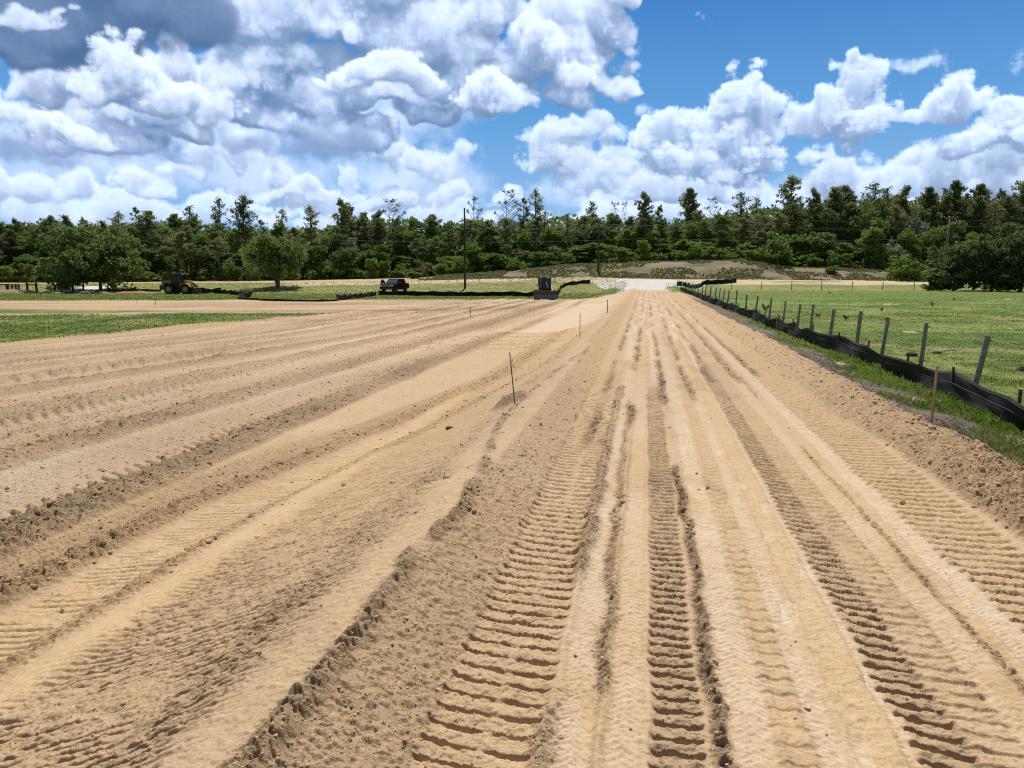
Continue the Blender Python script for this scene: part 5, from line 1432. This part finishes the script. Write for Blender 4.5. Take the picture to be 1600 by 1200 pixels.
    mb = MB(); mb.prism(prof_, -1.15, 1.15, 'Y'); b_ = mb.build('bucket', M_DIRTY, root)
    for y in (-1.15, 1.13):
        mb = MB(); mb.prism([(2.92, .06), (2.12, .03), (2.0, .18), (2.04, .55), (2.2, .82), (2.42, .70), (2.75, .30)], y, y + .03, 'Y'); mb.build('bucket_side', M_DGREY, b_)
    mb = MB()
    for k in range(9): mb.box((2.99, -1.08 + k * .27, .065), (.16, .06, .04), taper=None)
    mb.build('bucket_teeth', M_DGREY, b_)
wheel_loader()

def pickup():
    p = at(620, 101); root = empty('pickup_truck', p, rz=math.radians(-90 - 15))
    tag(root, 'black pickup truck parked nose-on at the silt fence with its left door hanging open', 'pickup truck')
    # local +X is the nose
    side = [(-2.62, .62), (-2.60, 1.12), (-2.58, 1.16), (-.95, 1.16), (-.90, 1.12), (.75, 1.12), (1.0, 1.10), (2.35, 1.02), (2.55, .92), (2.60, .60), (2.52, .40), (2.05, .38)]
    arch = lambda cx: [(cx + .46 * math.cos(a), .42 + .46 * math.sin(a)) for a in np.linspace(0, PI, 10)]
    side += arch(1.62)[0:] + [(1.12, .36), (-.98, .36)] + arch(-1.48) + [(-2.0, .42), (-2.5, .48)]
    mb = MB(); mb.prism(side, -.96, .96, 'Y'); bmesh.ops.bevel(mb.bm, geom=[e for e in mb.bm.edges if abs(e.verts[0].co.y - e.verts[1].co.y) < .01], offset=.045, segments=2, affect='EDGES'); body = mb.build('body', M_TRKP, root)
    cabp = [(-1.80, 1.13), (-1.66, 1.64), (-1.45, 1.74), (.18, 1.77), (.42, 1.68), (1.02, 1.12)]
    mb = MB(); mb.prism(cabp, -.86, .86, 'Y')
    for v in mb.bm.verts:
        if v.co.z > 1.5: v.co.y *= .84
    bmesh.ops.bevel(mb.bm, geom=mb.bm.edges[:], offset=.03, segments=2, affect='EDGES'); mb.build('cab', M_TRKP, root)
    def inset(pts): mbx = MB(); mbx.bm.faces.new([mbx.bm.verts.new(q) for q in pts]); r = bmesh.ops.solidify(mbx.bm, geom=mbx.bm.faces[:], thickness=.012); return mbx
    M_WS = simple('windscreen_glass', (.34, .46, .56), .12, metal=.6, var=.1, spec=1.0)  # pale blue base colour paints in the sky's reflection
    inset([(1.02, -.72, 1.17), (1.02, .72, 1.17), (.47, .66, 1.67), (.47, -.66, 1.67)]).build('windscreen', M_WS, root)
    for s in (-1, 1):
        inset([(.88, s * .868, 1.18), (.02, s * .868, 1.18), (.02, s * .760, 1.66), (.36, s * .760, 1.64)]).build('side_window', M_GLASS, root)
        inset([(-.06, s * .868, 1.18), (-.98, s * .868, 1.18), (-.98, s * .762, 1.66), (-.06, s * .760, 1.66)]).build('side_window', M_GLASS, root)
    for s in (-1, 1):
        w_ = wheel(root, (1.62, s * .82, .40), .40, .26, .24, rim_mat=M_CHR); wheel(root, (-1.48, s * .82, .40), .40, .26, .24, rim_mat=M_CHR)
        mb = MB(); mb.box((2.565, s * .72, .86), (.08, .34, .16), bevel=.025); mb.build('headlight', M_LAMP, root)
        mb = MB(); mb.box((.80, s * 1.06, 1.20), (.12, .20, .17), bevel=.03); mb.build('mirror', M_BLK, root)
        mb = MB(); mb.box((-2.60, s * .84, .98), (.06, .14, .30), bevel=.02); mb.build('tail_light', M_RED, root)
    mb = MB(); mb.box((2.60, 0, .82), (.06, 1.04, .30), bevel=.03); g = mb.build('grille', M_DGREY, root)
    mb = MB(); mb.box((2.64, 0, .82), (.03, 1.0, .05)); mb.build('grille_bar', M_CHR, g)
    mb = MB(); mb.box((2.63, 0, .52), (.20, 1.84, .20), bevel=.05); mb.build('bumper', M_DGREY, root)
    mb = MB(); mb.box((-2.16, 0, 1.17), (.66, 1.5, .02)); mb.build('bed_cover', M_BLK, root)
    # open front passenger door, hinged at its front edge
    hinge = empty('door', (.78, -.97, 0)); hinge.parent = root; hinge.rotation_euler = (0, 0, math.radians(62))
    mb = MB(); mb.prism([(-.98, .45), (0, .45), (0, 1.12), (-.98, 1.12)], -.05, .03, 'Y'); bmesh.ops.bevel(mb.bm, geom=mb.bm.edges[:], offset=.02, segments=1, affect='EDGES'); mb.build('door_panel', M_TRKP, hinge)
    mb = MB(); mb.tube([(-.03, 0, 1.12), (-.35, .08, 1.64), (-.92, .08, 1.66), (-.97, 0, 1.12)], .028, 6); mb.build('window_frame', M_TRKP, hinge)
    mb = MB(); mb.prism([(-.08, 1.14), (-.93, 1.14), (-.88, 1.62), (-.38, 1.60)], .03, .042, 'Y'); mb.build('door_glass', M_GLASS, hinge)
pickup()

def track_loader():
    p = hit(852, 468.5); p.z = float(surf_z([p.x], [p.y + .6])[0]); root = empty('track_loader', (p.x, p.y + 1.3, p.z), rz=-PI / 2 + .05)
    tag(root, 'compact black track loader facing the camera behind a wide rusty grading blade with sky reflection tinted on its edge', 'track loader')
    for s in (-1, 1):
        pr = []
        for cx, cz, r, a0, a1 in ((1.0, .28, .26, -PI / 2, PI / 4), (.55, .55, .22, PI / 4, PI / 2), (-.75, .55, .26, PI / 2, PI), (-1.0, .26, .24, PI, 1.5 * PI)):
            for a in np.linspace(a0, a1, 6): pr.append((cx + r * math.cos(a), cz + r * math.sin(a)))
        mb = MB(); mb.prism(pr, s * .72 - .20, s * .72 + .20, 'Y'); tr = mb.build('track', M_RUB, root)
        mb = MB()
        for k in range(24):
            q = pr[k]; mb.box((q[0], s * .72, q[1]), (.06, .42, .06))
        mb.build('track_lugs', M_RUB, tr)
        mb = MB()
        for cx in (-.6, -.2, .2, .6): mb.lathe([(.02, -.18), (.13, -.18), (.13, .18), (.02, .18)], (cx, s * .72, .22), 'Y', 14)
        mb.build('rollers', M_DIRTY, tr)
        mb = MB(); mb.prism([(-1.15, 1.15), (-1.0, 1.35), (.2, 1.22), (.95, .75), (1.22, .42), (1.08, .36), (.8, .62), (.1, 1.06), (-.95, 1.18)], s * .60 - .05, s * .60 + .05, 'Y'); arm = mb.build('lift_arm', M_DGREY, root)
        mb = MB(); mb.tube([(-.6, s * .60, .75), (.3, s * .60, 1.0)], .045, 8); mb.build('cylinder', M_CHR, arm)
    mb = MB(); mb.prism([(-1.2, .35), (.75, .35), (.75, .75), (.2, .95), (-.4, 1.0), (-1.2, 1.15)], -.48, .48, 'Y'); mb.build('body', M_BLK, root)
    mb = MB()
    for y in (-.50, .50):
        mb.tube([(.42, y, .85), (.34, y, 1.96)], .05, 6); mb.tube([(-.75, y, .95), (-.72, y, 1.96)], .05, 6); mb.tube([(.34, y, 1.94), (-.72, y, 1.94)], .05, 6)
    mb.box((-.19, 0, 1.98), (1.22, 1.12, .09), bevel=.03); cab = mb.build('cab', M_BLK, root)
    mb = MB(); mb.prism([(.415, .92), (.43, .92), (.36, 1.90), (.345, 1.90)], -.44, .44, 'Y'); mb.build('windscreen', M_GLASS, cab)
    for y in (-.49, .48): mb = MB(); mb.prism([(.36, 1.0), (-.70, 1.05), (-.68, 1.88), (.30, 1.88)], y, y + .01, 'Y'); mb.build('side_window', M_GLASS, cab)
    for y in (-.40, .40): mb = MB(); mb.box((.40, y, 2.0), (.08, .14, .10), bevel=.015); mb.build('work_light', M_LAMP, cab)
    mb = MB(); mb.box((.45, .16, 1.28), (.03, .06, .52), rx=.25); mb.build('wiper', M_LAMP, cab)
    mb = MB(); mb.box((-.15, 0, 1.15), (.45, .5, .14), bevel=.04); mb.box((-.36, 0, 1.45), (.12, .48, .55), bevel=.04); mb.build('seat', M_DGREY, root)
    # grading blade
    mb = MB(); pr = [(1.38, .78), (1.30, .60), (1.27, .42), (1.32, .36), (1.36, .42), (1.37, .60), (1.45, .77)]
    mb.prism([(a, b) for a, b in pr], -1.02, 1.02, 'Y'); bl = mb.build('blade', M_RUST, root)
    mb = MB(); mb.prism([(1.28, .40), (1.36, .05), (1.41, .05), (1.35, .41)], -1.02, 1.02, 'Y'); mb.build('cutting_edge', M_STEEL, bl)
    for y in (-1.05, 1.03):
        mb = MB(); mb.prism([(1.05, .78), (1.50, .80), (1.52, .05), (1.05, .05)], y, y + .025, 'Y'); mb.build('end_plate', M_RUST, bl)
    mb = MB(); mb.box((1.20, 0, .45), (.22, .9, .35), bevel=.03); mb.build('coupler', M_DGREY, bl)
track_loader()
# ---------------------------------------------------------------- camera, sun, sky light, render
cam = bpy.data.cameras.new('camera'); co = link(bpy.data.objects.new('camera', cam))
cam.sensor_fit = 'HORIZONTAL'; cam.sensor_width = 36.0; cam.lens = 36.0 * F_PX
cam.clip_start = .05; cam.clip_end = 20000
co.location = (0, 0, H_CAM); co.rotation_euler = (PI / 2 - PITCH, 0, 0)
scene.camera = co

sd = Vector((math.sin(SUN_AZ) * math.cos(SUN_EL), math.cos(SUN_AZ) * math.cos(SUN_EL), math.sin(SUN_EL)))
sun = bpy.data.lights.new('sun', 'SUN'); so = link(bpy.data.objects.new('sun', sun))
sun.energy = 4.8; sun.angle = math.radians(.53); sun.color = (1.0, .96, .895)
so.rotation_euler = sd.to_track_quat('Z', 'Y').to_euler(); so.location = (0, 0, 60)

w = bpy.data.worlds.new('World'); scene.world = w; w.use_nodes = True
wn = w.node_tree; bg = wn.nodes.get('Background')
sk = wn.nodes.new('ShaderNodeTexSky'); sk.sky_type = 'NISHITA'; sk.sun_disc = False
sk.sun_elevation = SUN_EL; sk.sun_rotation = SUN_AZ
sk.air_density = 1.0; sk.dust_density = .6; sk.ozone_density = 1.2
wn.links.new(sk.outputs['Color'], bg.inputs['Color']); bg.inputs['Strength'].default_value = .068

scene.view_settings.view_transform = 'Standard'; scene.view_settings.look = 'None'
scene.view_settings.exposure = 0.0; scene.view_settings.gamma = 1.0
cy = scene.cycles
cy.max_bounces = 6; cy.diffuse_bounces = 3; cy.glossy_bounces = 2; cy.transmission_bounces = 4; cy.transparent_max_bounces = 6
cy.caustics_reflective = False; cy.caustics_refractive = False
cy.use_denoising = False
cy.filter_width = 1.15
